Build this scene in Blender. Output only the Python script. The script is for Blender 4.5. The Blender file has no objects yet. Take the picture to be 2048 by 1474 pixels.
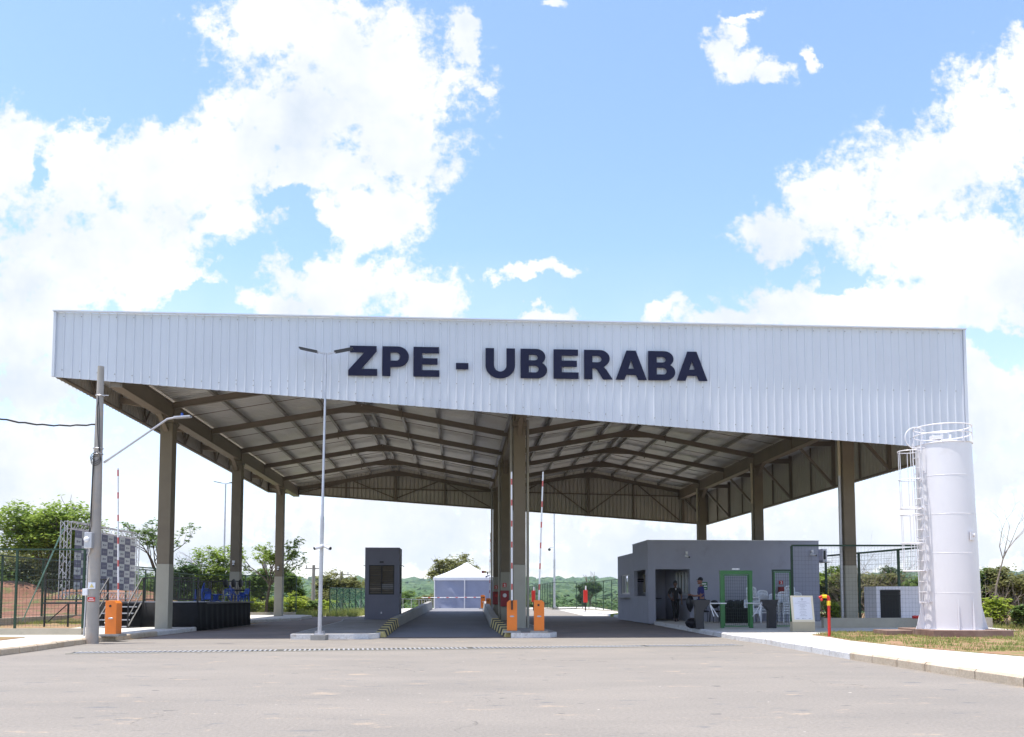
import bpy, bmesh, math, random
from mathutils import Vector, Matrix, noise
R = math.radians
random.seed(7)
# ------------------------------------------------------------------ camera, sky, sun, exposure
scene = bpy.context.scene
F, H, TP, CX, CY = 1700., 1.25, .065, 1024., 1082.
PT = math.atan(TP)
cd = bpy.data.cameras.new('camera'); cam = bpy.data.objects.new('camera', cd)
scene.collection.objects.link(cam); scene.camera = cam
cam.location = (0, 0, H); cam.rotation_euler = (R(90) + PT, 0, 0)
cd.sensor_width = 36; cd.lens = 36 * F / 2048; cd.shift_y = (CY - 737) / 2048
cd.clip_end = 9000; cd.clip_start = .1
SUN = Vector((-.19, -.06, 1)).normalized()
sl = bpy.data.lights.new('sun', 'SUN'); sl.energy = 3.7; sl.angle = R(.53); sl.color = (1, .95, .88)
so = bpy.data.objects.new('sun', sl); scene.collection.objects.link(so)
so.rotation_euler = SUN.to_track_quat('Z', 'Y').to_euler()
vs = scene.view_settings; vs.view_transform = 'Standard'; vs.look = 'None'; vs.exposure = .95; vs.gamma = 1

def ray(x, y):
    a = (x - CX) / F; b = -(y - CY) / F
    return Vector((a, math.cos(PT) - b * math.sin(PT), math.sin(PT) + b * math.cos(PT)))
def G(x, y, z=0.):                      # the ground point seen at a photo pixel
    d = ray(x, y); t = (z - H) / d.z; return Vector((d.x * t, d.y * t, z))
def A(x, y, Y):                         # the point at depth Y seen at a photo pixel
    d = ray(x, y); t = Y / d.y; return Vector((d.x * t, Y, H + d.z * t))

world = bpy.data.worlds.new('World'); scene.world = world; world.use_nodes = True
def build_world():
    nt = world.node_tree; N = nt.nodes; L = nt.links; N.clear()
    def mth(op, a, b=None, c=None, clamp=False):
        n = N.new('ShaderNodeMath'); n.operation = op; n.use_clamp = clamp
        for i, v in enumerate((a, b, c)):
            if v is None: continue
            if isinstance(v, (int, float)): n.inputs[i].default_value = v
            else: L.new(v, n.inputs[i])
        return n.outputs[0]
    out = N.new('ShaderNodeOutputWorld')
    sky = N.new('ShaderNodeTexSky'); sky.sky_type = 'NISHITA'; sky.sun_disc = False
    sky.sun_elevation = R(78.7); sky.sun_rotation = math.atan2(SUN.x, SUN.y); sky.air_density = 1.0; sky.dust_density = .6; sky.ozone_density = 1.2
    hs = N.new('ShaderNodeHueSaturation'); hs.inputs['Saturation'].default_value = 1.08; hs.inputs['Value'].default_value = 1.45
    L.new(sky.outputs[0], hs.inputs['Color'])
    b1 = N.new('ShaderNodeBackground'); tn = N.new('ShaderNodeMix'); tn.data_type = 'RGBA'; tn.blend_type = 'MULTIPLY'; tn.inputs[0].default_value = 1; L.new(hs.outputs[0], tn.inputs[6]); tn.inputs[7].default_value = (1.03, .965, 1.0, 1); L.new(tn.outputs[2], b1.inputs[0]); b1.inputs[1].default_value = .115
    tc = N.new('ShaderNodeTexCoord'); sp = N.new('ShaderNodeSeparateXYZ'); L.new(tc.outputs['Generated'], sp.inputs[0])
    dy = mth('MAXIMUM', mth('ABSOLUTE', sp.outputs[1]), .12)
    u = mth('DIVIDE', sp.outputs[0], dy); w = mth('DIVIDE', sp.outputs[2], dy)
    cb = N.new('ShaderNodeCombineXYZ'); L.new(u, cb.inputs[0]); L.new(w, cb.inputs[1])
    def nz(scale, det, rough, vec, off=0):
        n = N.new('ShaderNodeTexNoise'); n.inputs['Scale'].default_value = scale; n.inputs['Detail'].default_value = det
        n.inputs['Roughness'].default_value = rough; n.normalize = True
        m = N.new('ShaderNodeMapping'); m.inputs['Location'].default_value = (off, off * .7, off * .3)
        L.new(vec, m.inputs[0]); L.new(m.outputs[0], n.inputs['Vector']); return n
    n1 = nz(9, 8, .62, cb.outputs[0]); n2 = nz(34, 6, .65, cb.outputs[0], 3); n3 = nz(3.5, 5, .6, cb.outputs[0], 9); n4 = nz(6, 7, .55, cb.outputs[0], 21); n5 = nz(80, 5, .6, cb.outputs[0], 5)
    # clouds bulge and fray: the coordinate is pushed about by noise before the cloud masses are measured
    vm = N.new('ShaderNodeVectorMath'); vm.operation = 'SUBTRACT'; L.new(n1.outputs['Color'], vm.inputs[0]); vm.inputs[1].default_value = (.5, .5, .5)
    vs_ = N.new('ShaderNodeVectorMath'); vs_.operation = 'SCALE'; L.new(vm.outputs[0], vs_.inputs[0]); vs_.inputs['Scale'].default_value = .115
    va = N.new('ShaderNodeVectorMath'); va.operation = 'ADD'; L.new(cb.outputs[0], va.inputs[0]); L.new(vs_.outputs[0], va.inputs[1])
    blobs = [(600, 60, 190, 130), (760, 170, 200, 160), (800, 300, 140, 110), (560, 240, 170, 120), (470, 310, 120, 80), (450, 420, 90, 60), (640, 330, 150, 80), (350, 360, 230, 95),
             (150, 350, 110, 110), (10, 320, 80, 110), (200, 500, 270, 140), (60, 620, 200, 160), (740, 420, 130, 90), (690, 560, 200, 70),
             (850, 590, 80, 55), (560, 610, 120, 45), (320, 560, 130, 60), (925, 60, 38, 70), (900, 150, 40, 40), (950, 175, 25, 12),
             (1448, 85, 46, 66), (1480, 112, 55, 40), (1528, 142, 50, 26), (1485, 55, 36, 36), (1620, 120, 16, 26), (1490, 20, 45, 12), (1110, 20, 22, 12),
             (1540, 460, 110, 62), (1680, 410, 140, 100), (1840, 360, 170, 120), (1980, 260, 130, 150), (2060, 150, 60, 110), (1860, 500, 230, 90), (1590, 600, 130, 60),
             (1760, 620, 330, 60), (2000, 560, 170, 130), (1450, 640, 110, 30), (1060, 548, 75, 17), (1090, 625, 55, 18), (1335, 620, 42, 26), (1120, 553, 30, 12),
             (0, 1000, 300, 230), (300, 1090, 420, 110), (800, 1060, 330, 90), (1250, 1110, 380, 90), (1750, 1080, 420, 110), (1960, 960, 130, 60), (1990, 800, 100, 130), (60, 760, 120, 90)]
    acc = None
    for bx, by, rx, ry in blobs:
        d = ray(bx, by); c = (d.x / d.y, d.z / d.y)
        s1 = N.new('ShaderNodeVectorMath'); s1.operation = 'SUBTRACT'; L.new(va.outputs[0], s1.inputs[0]); s1.inputs[1].default_value = (c[0], c[1], 0)
        s2 = N.new('ShaderNodeVectorMath'); s2.operation = 'MULTIPLY'; L.new(s1.outputs[0], s2.inputs[0]); s2.inputs[1].default_value = (F / rx, F / ry, 0)
        s3 = N.new('ShaderNodeVectorMath'); s3.operation = 'LENGTH'; L.new(s2.outputs[0], s3.inputs[0])
        v = mth('SUBTRACT', 1.25, s3.outputs['Value'])
        acc = v if acc is None else mth('SMOOTH_MAX', acc, v, .25)
    for bx, by, rx, ry in [(610, 470, 42, 70), (560, 390, 50, 22), (400, 600, 60, 22), (480, 520, 28, 34), (75, 350, 22, 34), (1690, 575, 50, 16), (2010, 690, 60, 24), (250, 210, 60, 26), (170, 620, 60, 14)]:
        d = ray(bx, by); c = (d.x / d.y, d.z / d.y)
        s1 = N.new('ShaderNodeVectorMath'); s1.operation = 'SUBTRACT'; L.new(va.outputs[0], s1.inputs[0]); s1.inputs[1].default_value = (c[0], c[1], 0)
        s2 = N.new('ShaderNodeVectorMath'); s2.operation = 'MULTIPLY'; L.new(s1.outputs[0], s2.inputs[0]); s2.inputs[1].default_value = (F / rx, F / ry, 0)
        s3 = N.new('ShaderNodeVectorMath'); s3.operation = 'LENGTH'; L.new(s2.outputs[0], s3.inputs[0])
        acc = mth('SUBTRACT', acc, mth('MULTIPLY', mth('MAXIMUM', mth('SUBTRACT', 1.3, s3.outputs['Value']), 0), .9))
    # high sky and the sky behind the viewer: ordinary broken cloud
    acc2 = mth('ADD', acc, mth('MULTIPLY', mth('SUBTRACT', n2.outputs[0], .5), 1.9))
    acc2 = mth('ADD', acc2, mth('MULTIPLY', mth('SUBTRACT', n3.outputs[0], .55), .9))
    acc2 = mth('ADD', acc2, mth('MULTIPLY', mth('SUBTRACT', n5.outputs[0], .5), .9))
    mr = N.new('ShaderNodeMapRange'); mr.interpolation_type = 'SMOOTHSTEP'; L.new(acc2, mr.inputs[0])
    mr.inputs[1].default_value = .02; mr.inputs[2].default_value = .62; mr.inputs[3].default_value = 0; mr.inputs[4].default_value = 1
    back = N.new('ShaderNodeMapRange'); L.new(n3.outputs[0], back.inputs[0]); back.inputs[1].default_value = .45; back.inputs[2].default_value = .6
    far = mth('GREATER_THAN', w, .85)
    m_ = mth('MULTIPLY', mth('SUBTRACT', 1, far), mr.outputs[0]); m_ = mth('ADD', m_, mth('MULTIPLY', far, mth('MULTIPLY', back.outputs[0], .6)))
    # thin milky veil low over the horizon
    ve = N.new('ShaderNodeMapRange'); L.new(w, ve.inputs[0]); ve.inputs[1].default_value = .0; ve.inputs[2].default_value = .42; ve.inputs[3].default_value = .66; ve.inputs[4].default_value = .0
    mx = mth('MAXIMUM', m_, mth('MULTIPLY', ve.outputs[0], mth('ADD', .1, mth('MULTIPLY', n4.outputs[0], 1.6))), clamp=True)
    mx = mth('MINIMUM', mx, 1.0)
    ramp = N.new('ShaderNodeMapRange'); L.new(mth('MULTIPLY_ADD', n4.outputs[0], .55, mth('MULTIPLY', n1.outputs[0], .45)), ramp.inputs[0]); ramp.inputs[1].default_value = .33; ramp.inputs[2].default_value = .60
    cm = N.new('ShaderNodeMix'); cm.data_type = 'RGBA'; L.new(ramp.outputs[0], cm.inputs[0])
    cm.inputs[6].default_value = (.66, .735, .83, 1); cm.inputs[7].default_value = (1, 1, 1, 1)
    b2 = N.new('ShaderNodeBackground'); L.new(cm.outputs[2], b2.inputs[0]); b2.inputs[1].default_value = .60
    ms = N.new('ShaderNodeMixShader'); L.new(mx, ms.inputs[0]); L.new(b1.outputs[0], ms.inputs[1]); L.new(b2.outputs[0], ms.inputs[2])
    L.new(ms.outputs[0], out.inputs[0])
    world.cycles.sampling_method = 'MANUAL'; world.cycles.sample_map_resolution = 512
build_world()
scene.cycles.max_bounces = 7; scene.cycles.diffuse_bounces = 4

# ------------------------------------------------------------------ materials
def mat(name, col, rough=.7, metal=0., var=.12, scale=3., bump=0., bscale=None, col2=None, spec=.5, stain=None, alpha=None, trans=0.):
    m = bpy.data.materials.new(name); m.use_nodes = True; nt = m.node_tree; N = nt.nodes; L = nt.links
    p = N['Principled BSDF']; p.inputs['Roughness'].default_value = rough; p.inputs['Metallic'].default_value = metal
    p.inputs['Specular IOR Level'].default_value = spec
    tc = N.new('ShaderNodeTexCoord'); n = N.new('ShaderNodeTexNoise'); L.new(tc.outputs['Object'], n.inputs['Vector'])
    n.inputs['Scale'].default_value = scale; n.inputs['Detail'].default_value = 6; n.inputs['Roughness'].default_value = .65
    r = N.new('ShaderNodeMapRange'); L.new(n.outputs[0], r.inputs[0]); r.inputs[1].default_value = .3; r.inputs[2].default_value = .7
    c = N.new('ShaderNodeMix'); c.data_type = 'RGBA'; L.new(r.outputs[0], c.inputs[0])
    if col2 is None: c2 = tuple(min(1, x * (1 + var)) for x in col); col = tuple(x * (1 - var) for x in col)
    else: c2 = col2
    c.inputs[6].default_value = (*col, 1); c.inputs[7].default_value = (*c2, 1); last = c.outputs[2]
    if stain:
        scol, ssc, lo, hi = stain
        n2 = N.new('ShaderNodeTexNoise'); L.new(tc.outputs['Object'], n2.inputs['Vector']); n2.inputs['Scale'].default_value = ssc; n2.inputs['Detail'].default_value = 7; n2.inputs['Roughness'].default_value = .7
        r2 = N.new('ShaderNodeMapRange'); L.new(n2.outputs[0], r2.inputs[0]); r2.inputs[1].default_value = lo; r2.inputs[2].default_value = hi
        c3 = N.new('ShaderNodeMix'); c3.data_type = 'RGBA'; L.new(r2.outputs[0], c3.inputs[0]); L.new(last, c3.inputs[6]); c3.inputs[7].default_value = (*scol, 1); last = c3.outputs[2]
    L.new(last, p.inputs['Base Color'])
    if bump:
        n4 = N.new('ShaderNodeTexNoise'); L.new(tc.outputs['Object'], n4.inputs['Vector']); n4.inputs['Scale'].default_value = bscale or scale * 12; n4.inputs['Detail'].default_value = 5
        b = N.new('ShaderNodeBump'); b.inputs['Strength'].default_value = bump; b.inputs['Distance'].default_value = .02; L.new(n4.outputs[0], b.inputs['Height']); L.new(b.outputs[0], p.inputs['Normal'])
    if alpha is not None: p.inputs['Alpha'].default_value = alpha
    if trans:
        t = N.new('ShaderNodeBsdfTranslucent'); L.new(last, t.inputs[0]); ms = N.new('ShaderNodeMixShader'); ms.inputs[0].default_value = trans
        L.new(p.outputs[0], ms.inputs[1]); L.new(t.outputs[0], ms.inputs[2]); L.new(ms.outputs[0], N['Material Output'].inputs[0])
    return m
M = {}
def ground_mat(name, base, base2, patch, lo, hi, psc=.35, fine=40, bump=.35, stretch=(1, 1, 1), dust=None, rough=.9):
    m = bpy.data.materials.new(name); m.use_nodes = True; nt = m.node_tree; N = nt.nodes; L = nt.links; p = N['Principled BSDF']
    p.inputs['Roughness'].default_value = rough; p.inputs['Specular IOR Level'].default_value = .25
    g = N.new('ShaderNodeNewGeometry'); mp = N.new('ShaderNodeMapping'); mp.inputs['Scale'].default_value = stretch; L.new(g.outputs['Position'], mp.inputs[0])
    def nz(s, d, r=.6, vec=mp.outputs[0]):
        n = N.new('ShaderNodeTexNoise'); n.inputs['Scale'].default_value = s; n.inputs['Detail'].default_value = d; n.inputs['Roughness'].default_value = r; L.new(vec, n.inputs['Vector']); return n.outputs[0]
    def mixc(f, a, b, lo_, hi_):
        r = N.new('ShaderNodeMapRange'); L.new(f, r.inputs[0]); r.inputs[1].default_value = lo_; r.inputs[2].default_value = hi_
        c = N.new('ShaderNodeMix'); c.data_type = 'RGBA'; L.new(r.outputs[0], c.inputs[0])
        for i, v in ((6, a), (7, b)):
            if isinstance(v, tuple): c.inputs[i].default_value = (*v, 1)
            else: L.new(v, c.inputs[i])
        return c.outputs[2]
    a = mixc(nz(psc, 6, .6), base, base2, .35, .65)
    a = mixc(nz(psc * 3.1, 8, .7), a, patch, lo, hi)
    if dust: a = mixc(nz(psc * 6, 4, .5), a, dust[0], dust[1], dust[2])
    if name == 'asphalt':
        vo = N.new('ShaderNodeTexVoronoi'); vo.feature = 'DISTANCE_TO_EDGE'; vo.inputs['Scale'].default_value = .23; wv = N.new('ShaderNodeVectorMath'); wv.operation = 'ADD'
        wn = N.new('ShaderNodeTexNoise'); wn.inputs['Scale'].default_value = 1.7; wn.inputs['Detail'].default_value = 6; L.new(g.outputs['Position'], wn.inputs['Vector']); ws = N.new('ShaderNodeVectorMath'); ws.operation = 'SCALE'; ws.inputs['Scale'].default_value = .9; L.new(wn.outputs['Color'], ws.inputs[0])
        L.new(g.outputs['Position'], wv.inputs[0]); L.new(ws.outputs[0], wv.inputs[1]); L.new(wv.outputs[0], vo.inputs['Vector'])
        cr = N.new('ShaderNodeMapRange'); L.new(vo.outputs['Distance'], cr.inputs[0]); cr.inputs[1].default_value = .0; cr.inputs[2].default_value = .0035; cr.inputs[3].default_value = .75; cr.inputs[4].default_value = 0
        mk = N.new('ShaderNodeMapRange'); L.new(nz(.35, 3), mk.inputs[0]); mk.inputs[1].default_value = .52; mk.inputs[2].default_value = .62
        mm = N.new('ShaderNodeMath'); mm.operation = 'MULTIPLY'; L.new(cr.outputs[0], mm.inputs[0]); L.new(mk.outputs[0], mm.inputs[1]); a = mixc(mm.outputs[0], a, (.07, .068, .065), 0, 1)
        a = mixc(nz(5.5, 2, .4), a, (.11, .108, .105), .73, .76); a = mixc(nz(9, 2, .4, g.outputs['Position']), a, (.5, .46, .40), .77, .79)
    f = nz(fine, 3, .7, g.outputs['Position'])
    mul = N.new('ShaderNodeMix'); mul.data_type = 'RGBA'; mul.blend_type = 'MULTIPLY'; mul.inputs[0].default_value = .55
    rr = N.new('ShaderNodeMapRange'); L.new(f, rr.inputs[0]); rr.inputs[1].default_value = .25; rr.inputs[2].default_value = .75; rr.inputs[3].default_value = .6; rr.inputs[4].default_value = 1.25
    L.new(a, mul.inputs[6]); L.new(rr.outputs[0], mul.inputs[7]); L.new(mul.outputs[2], p.inputs['Base Color'])
    b = N.new('ShaderNodeBump'); b.inputs['Strength'].default_value = bump; b.inputs['Distance'].default_value = .02; L.new(f, b.inputs['Height']); L.new(b.outputs[0], p.inputs['Normal'])
    return m
M['asphalt'] = ground_mat('asphalt', (.226, .206, .182), (.262, .236, .206), (.37, .30, .23), .60, .67, .55, 26, .8, (.55, 1.3, 1), ((.170, .166, .163), .63, .72))
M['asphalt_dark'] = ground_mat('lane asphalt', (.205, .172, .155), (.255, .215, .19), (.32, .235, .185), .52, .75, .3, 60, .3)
M['asphalt_new'] = ground_mat('dark coarse asphalt', (.185, .187, .205), (.21, .213, .235), (.22, .22, .235), .5, .75, .5, 80, .5)
M['pave'] = ground_mat('pavement concrete', (.55, .52, .46), (.62, .59, .53), (.50, .42, .33), .58, .75, .5, 30, .15)
M['kerb'] = ground_mat('kerb concrete', (.48, .40, .30), (.58, .49, .38), (.40, .30, .21), .52, .7, .9, 30, .25)
M['kerb_white'] = ground_mat('whitewashed kerb', (.62, .61, .60), (.7, .69, .68), (.42, .37, .32), .55, .7, 1.5, 30, .25)
M['island'] = ground_mat('island concrete', (.26, .25, .23), (.32, .30, .28), (.20, .19, .18), .5, .7, .6, 40, .2)
M['dirt'] = ground_mat('dry grass and dirt', (.27, .145, .085), (.33, .20, .12), (.17, .185, .055), .47, .62, .8, 14, .8)
M['bank'] = ground_mat('red earth', (.20, .095, .060), (.28, .145, .10), (.13, .14, .05), .50, .60, .35, 4, 1.)
M['field'] = ground_mat('meadow', (.13, .20, .05), (.17, .22, .07), (.24, .25, .10), .5, .7, .02, 2, .4)
M['grass'] = mat('grass blades', (.19, .26, .06), .8, col2=(.38, .38, .14), scale=2, trans=.3, spec=.2)
M['fascia'] = mat('prepainted corrugated sheet', (.60, .625, .685), .42, .0, .03, .6, spec=.5)
M['fascia_in'] = mat('brownish corrugated sheet', (.43, .395, .335), .5, var=.1, scale=.8)  # browner sheet colour for the rear and side panels
M['roof'] = mat('galvanised roof sheet', (.60, .585, .55), .5, .15, .08, .5, stain=((.48, .44, .38), .5, .5, .75))
M['steel'] = mat('brown painted steel', (.165, .132, .096), .55, var=.12, scale=1)
M['steel_light'] = mat('grey purlin steel', (.24, .225, .20), .5, var=.1, scale=1)
M['col_up'] = mat('upper column paint', (.170, .140, .100), .8, var=.08, scale=2, bump=.15, bscale=25)
M['col_low'] = mat('lower column paint', (.335, .315, .255), .8, var=.06, scale=2, bump=.15, bscale=25)
def sheet_tones(m):
    nt = m.node_tree; N = nt.nodes; L = nt.links; p = N['Principled BSDF']; src = p.inputs['Base Color'].links[0].from_socket
    tc = N.new('ShaderNodeTexCoord'); sp = N.new('ShaderNodeSeparateXYZ'); L.new(tc.outputs['Object'], sp.inputs[0])
    fl = N.new('ShaderNodeMath'); fl.operation = 'FLOOR'; mu = N.new('ShaderNodeMath'); mu.operation = 'MULTIPLY'; mu.inputs[1].default_value = 1.0; L.new(sp.outputs[0], mu.inputs[0]); L.new(mu.outputs[0], fl.inputs[0])
    wn = N.new('ShaderNodeTexWhiteNoise'); wn.noise_dimensions = '1D'; L.new(fl.outputs[0], wn.inputs['W'])
    mp = N.new('ShaderNodeMapping'); mp.inputs['Scale'].default_value = (7, 7, .25); L.new(tc.outputs['Object'], mp.inputs[0]); st = N.new('ShaderNodeTexNoise'); st.inputs['Scale'].default_value = 1; st.inputs['Detail'].default_value = 5; L.new(mp.outputs[0], st.inputs['Vector'])
    ad = N.new('ShaderNodeMath'); ad.operation = 'MULTIPLY_ADD'; L.new(st.outputs[0], ad.inputs[0]); ad.inputs[1].default_value = 1.2; L.new(wn.outputs[0], ad.inputs[2])
    rr = N.new('ShaderNodeMapRange'); L.new(ad.outputs[0], rr.inputs[0]); rr.inputs[1].default_value = .3; rr.inputs[2].default_value = 1.6; rr.inputs[3].default_value = .955; rr.inputs[4].default_value = 1.03
    x = N.new('ShaderNodeMix'); x.data_type = 'RGBA'; x.blend_type = 'MULTIPLY'; x.inputs[0].default_value = 1; L.new(src, x.inputs[6]); L.new(rr.outputs[0], x.inputs[7]); L.new(x.outputs[2], p.inputs['Base Color'])
sheet_tones(M['fascia'])
M['navy'] = mat('navy letter acrylic', (.010, .012, .038), .6, var=.1, spec=.2)
M['trimw'] = mat('white trim', (.72, .72, .74), .5, var=.03)
M['galv'] = mat('galvanised steel', (.50, .50, .53), .42, .55, .1, 4)
M['white'] = mat('white painted steel', (.74, .725, .75), .38, var=.025, scale=1.2, stain=((.62, .59, .58), .9, .6, .8))
M['whitew'] = mat('white render', (.84, .81, .85), .8, var=.05, bump=.1)
M['plastic'] = mat('white plastic', (.74, .76, .80), .35, var=.03)
M['wallgrey'] = mat('grey textured render', (.345, .352, .42), .92, var=.05, scale=1.2, bump=.35, bscale=45, stain=((.24, .24, .27), .8, .6, .85))
M['boothgrey'] = mat('dark grey render', (.195, .195, .24), .92, var=.06, scale=1.2, bump=.3, bscale=45)
M['black'] = mat('black metal', (.012, .012, .013), .5, var=.2)
M['turn'] = mat('charcoal powder coat', (.022, .021, .025), .45, var=.1)
M['cloth'] = mat('black stage cloth', (.008, .008, .009), .95, var=.3, scale=4)
M['glass'] = mat('brown reflection glass', (.17, .14, .105), .12, 0, .1, spec=1.)  # brownish reflections of the panes are put into the base colour
M['glassr'] = mat('bright reflecting glass', (.55, .6, .62), .05, .9, .05)
M['alu'] = mat('white aluminium frame', (.55, .55, .56), .4, .2, .05)
M['orange'] = mat('orange enamel', (.78, .20, .022), .38, var=.05, scale=3, stain=((.62, .17, .03), 2, .62, .8))
M['red'] = mat('red enamel', (.52, .018, .012), .4, var=.08)
M['reddk'] = mat('deep red box', (.25, .010, .016), .45, var=.1)
M['armred'] = mat('red reflective tape', (.55, .12, .11), .4, var=.1)
M['armw'] = mat('white barrier arm', (.78, .78, .80), .35, var=.03)
M['yellow'] = mat('yellow pipe paint', (.85, .55, .02), .4, var=.05)
M['kyellow'] = mat('faded yellow kerb paint', (.62, .50, .20), .8, var=.1, scale=6)
M['kblack'] = mat('black kerb paint', (.02, .02, .022), .8, var=.3, scale=6)
M['concrete'] = mat('cast concrete', (.30, .29, .27), .9, var=.12, scale=2, bump=.2, stain=((.20, .19, .17), 1.4, .55, .75))
M['polec'] = mat('weathered concrete pole', (.36, .33, .30), .9, var=.1, scale=2, bump=.25, stain=((.45, .33, .24), 1.0, .52, .7))
M['lowwall'] = mat('cement plinth', (.42, .38, .30), .9, var=.1, scale=2, bump=.2, stain=((.28, .27, .22), 1.0, .52, .7))
M['green'] = mat('green fence paint', (.010, .040, .020), .5, var=.1)
M['greenb'] = mat('bright green frame paint', (.035, .16, .045), .45, var=.08, scale=3)
M['wire'] = mat('fence wire', (.035, .055, .04), .6, var=.1)
M['net'] = mat('green shade net', (.10, .26, .17), .8, var=.2, alpha=.45)
M['blue'] = mat('blue plastic', (.02, .07, .34), .4, var=.15)
M['tentw'] = mat('white tent roof', (.72, .74, .82), .6, var=.02, trans=.15)
M['tentg'] = mat('shaded tent wall', (.27, .30, .42), .8, var=.05, scale=1.5, bump=.3, bscale=3)  # blue-grey of walls standing in shade, put into their colour
M['checkd'] = mat('mauve square', (.27, .27, .39), .7, var=.08)
M['checkw'] = mat('pale square', (.86, .88, .93), .7, var=.03)
M['logo'] = mat('logo print', (.34, .34, .45), .7, var=.1)
M['logow'] = mat('pale logo print', (.45, .45, .56), .7, var=.1)
M['bag'] = mat('black bin liner', (.008, .008, .012), .36, var=.3, scale=8, spec=.35)
M['paper'] = mat('printed paper', (.70, .73, .80), .6, var=.02)
M['cream'] = mat('lit cream board', (.72, .66, .50), .7, var=.04)  # board colour as lit on the tilted panel
M['beige'] = mat('shaded board and pipe beige', (.47, .41, .29), .75, var=.06)  # board foot with its shade put into the colour; downpipes share it
M['ink'] = mat('grey print', (.30, .32, .38), .7, var=.1)
M['skin'] = mat('brown skin', (.10, .050, .032), .55, var=.08)
M['skin2'] = mat('tan skin', (.24, .115, .075), .55, var=.08)
M['shirtb'] = mat('black shirt', (.010, .010, .012), .85, var=.2)
M['shirtn'] = mat('navy blue shirt', (.024, .026, .13), .85, var=.15)
M['trous'] = mat('black trousers', (.007, .007, .009), .85, var=.2)
M['trousn'] = mat('dark blue trousers', (.015, .018, .05), .85, var=.2)
M['hair'] = mat('black hair', (.008, .007, .007), .7, var=.2)
M['bark'] = mat('bark', (.13, .10, .075), .95, var=.25, scale=6, bump=.4)
M['twig'] = mat('dry twigs', (.24, .20, .17), .95, var=.25, scale=6)
def leafm(name, c1, c2): return mat(name, tuple(x * 1.3 for x in c1), .65, col2=tuple(x * 1.4 for x in c2), scale=1.1, trans=.45, spec=.3)
M['leaf_a'] = leafm('bright leaves', (.12, .19, .032), (.24, .31, .06))
M['leaf_b'] = leafm('mid leaves', (.070, .125, .030), (.135, .19, .05))
M['leaf_c'] = leafm('olive leaves', (.11, .12, .045), (.19, .19, .07))
M['leaf_d'] = leafm('dark leaves', (.035, .075, .028), (.075, .125, .04))
M['leaf_e'] = leafm('acid green leaves', (.20, .27, .03), (.33, .38, .06))
M['forest'] = ground_mat('forest canopy', (.045, .09, .035), (.08, .14, .05), (.12, .17, .06), .5, .68, .03, .6, .6)

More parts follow.
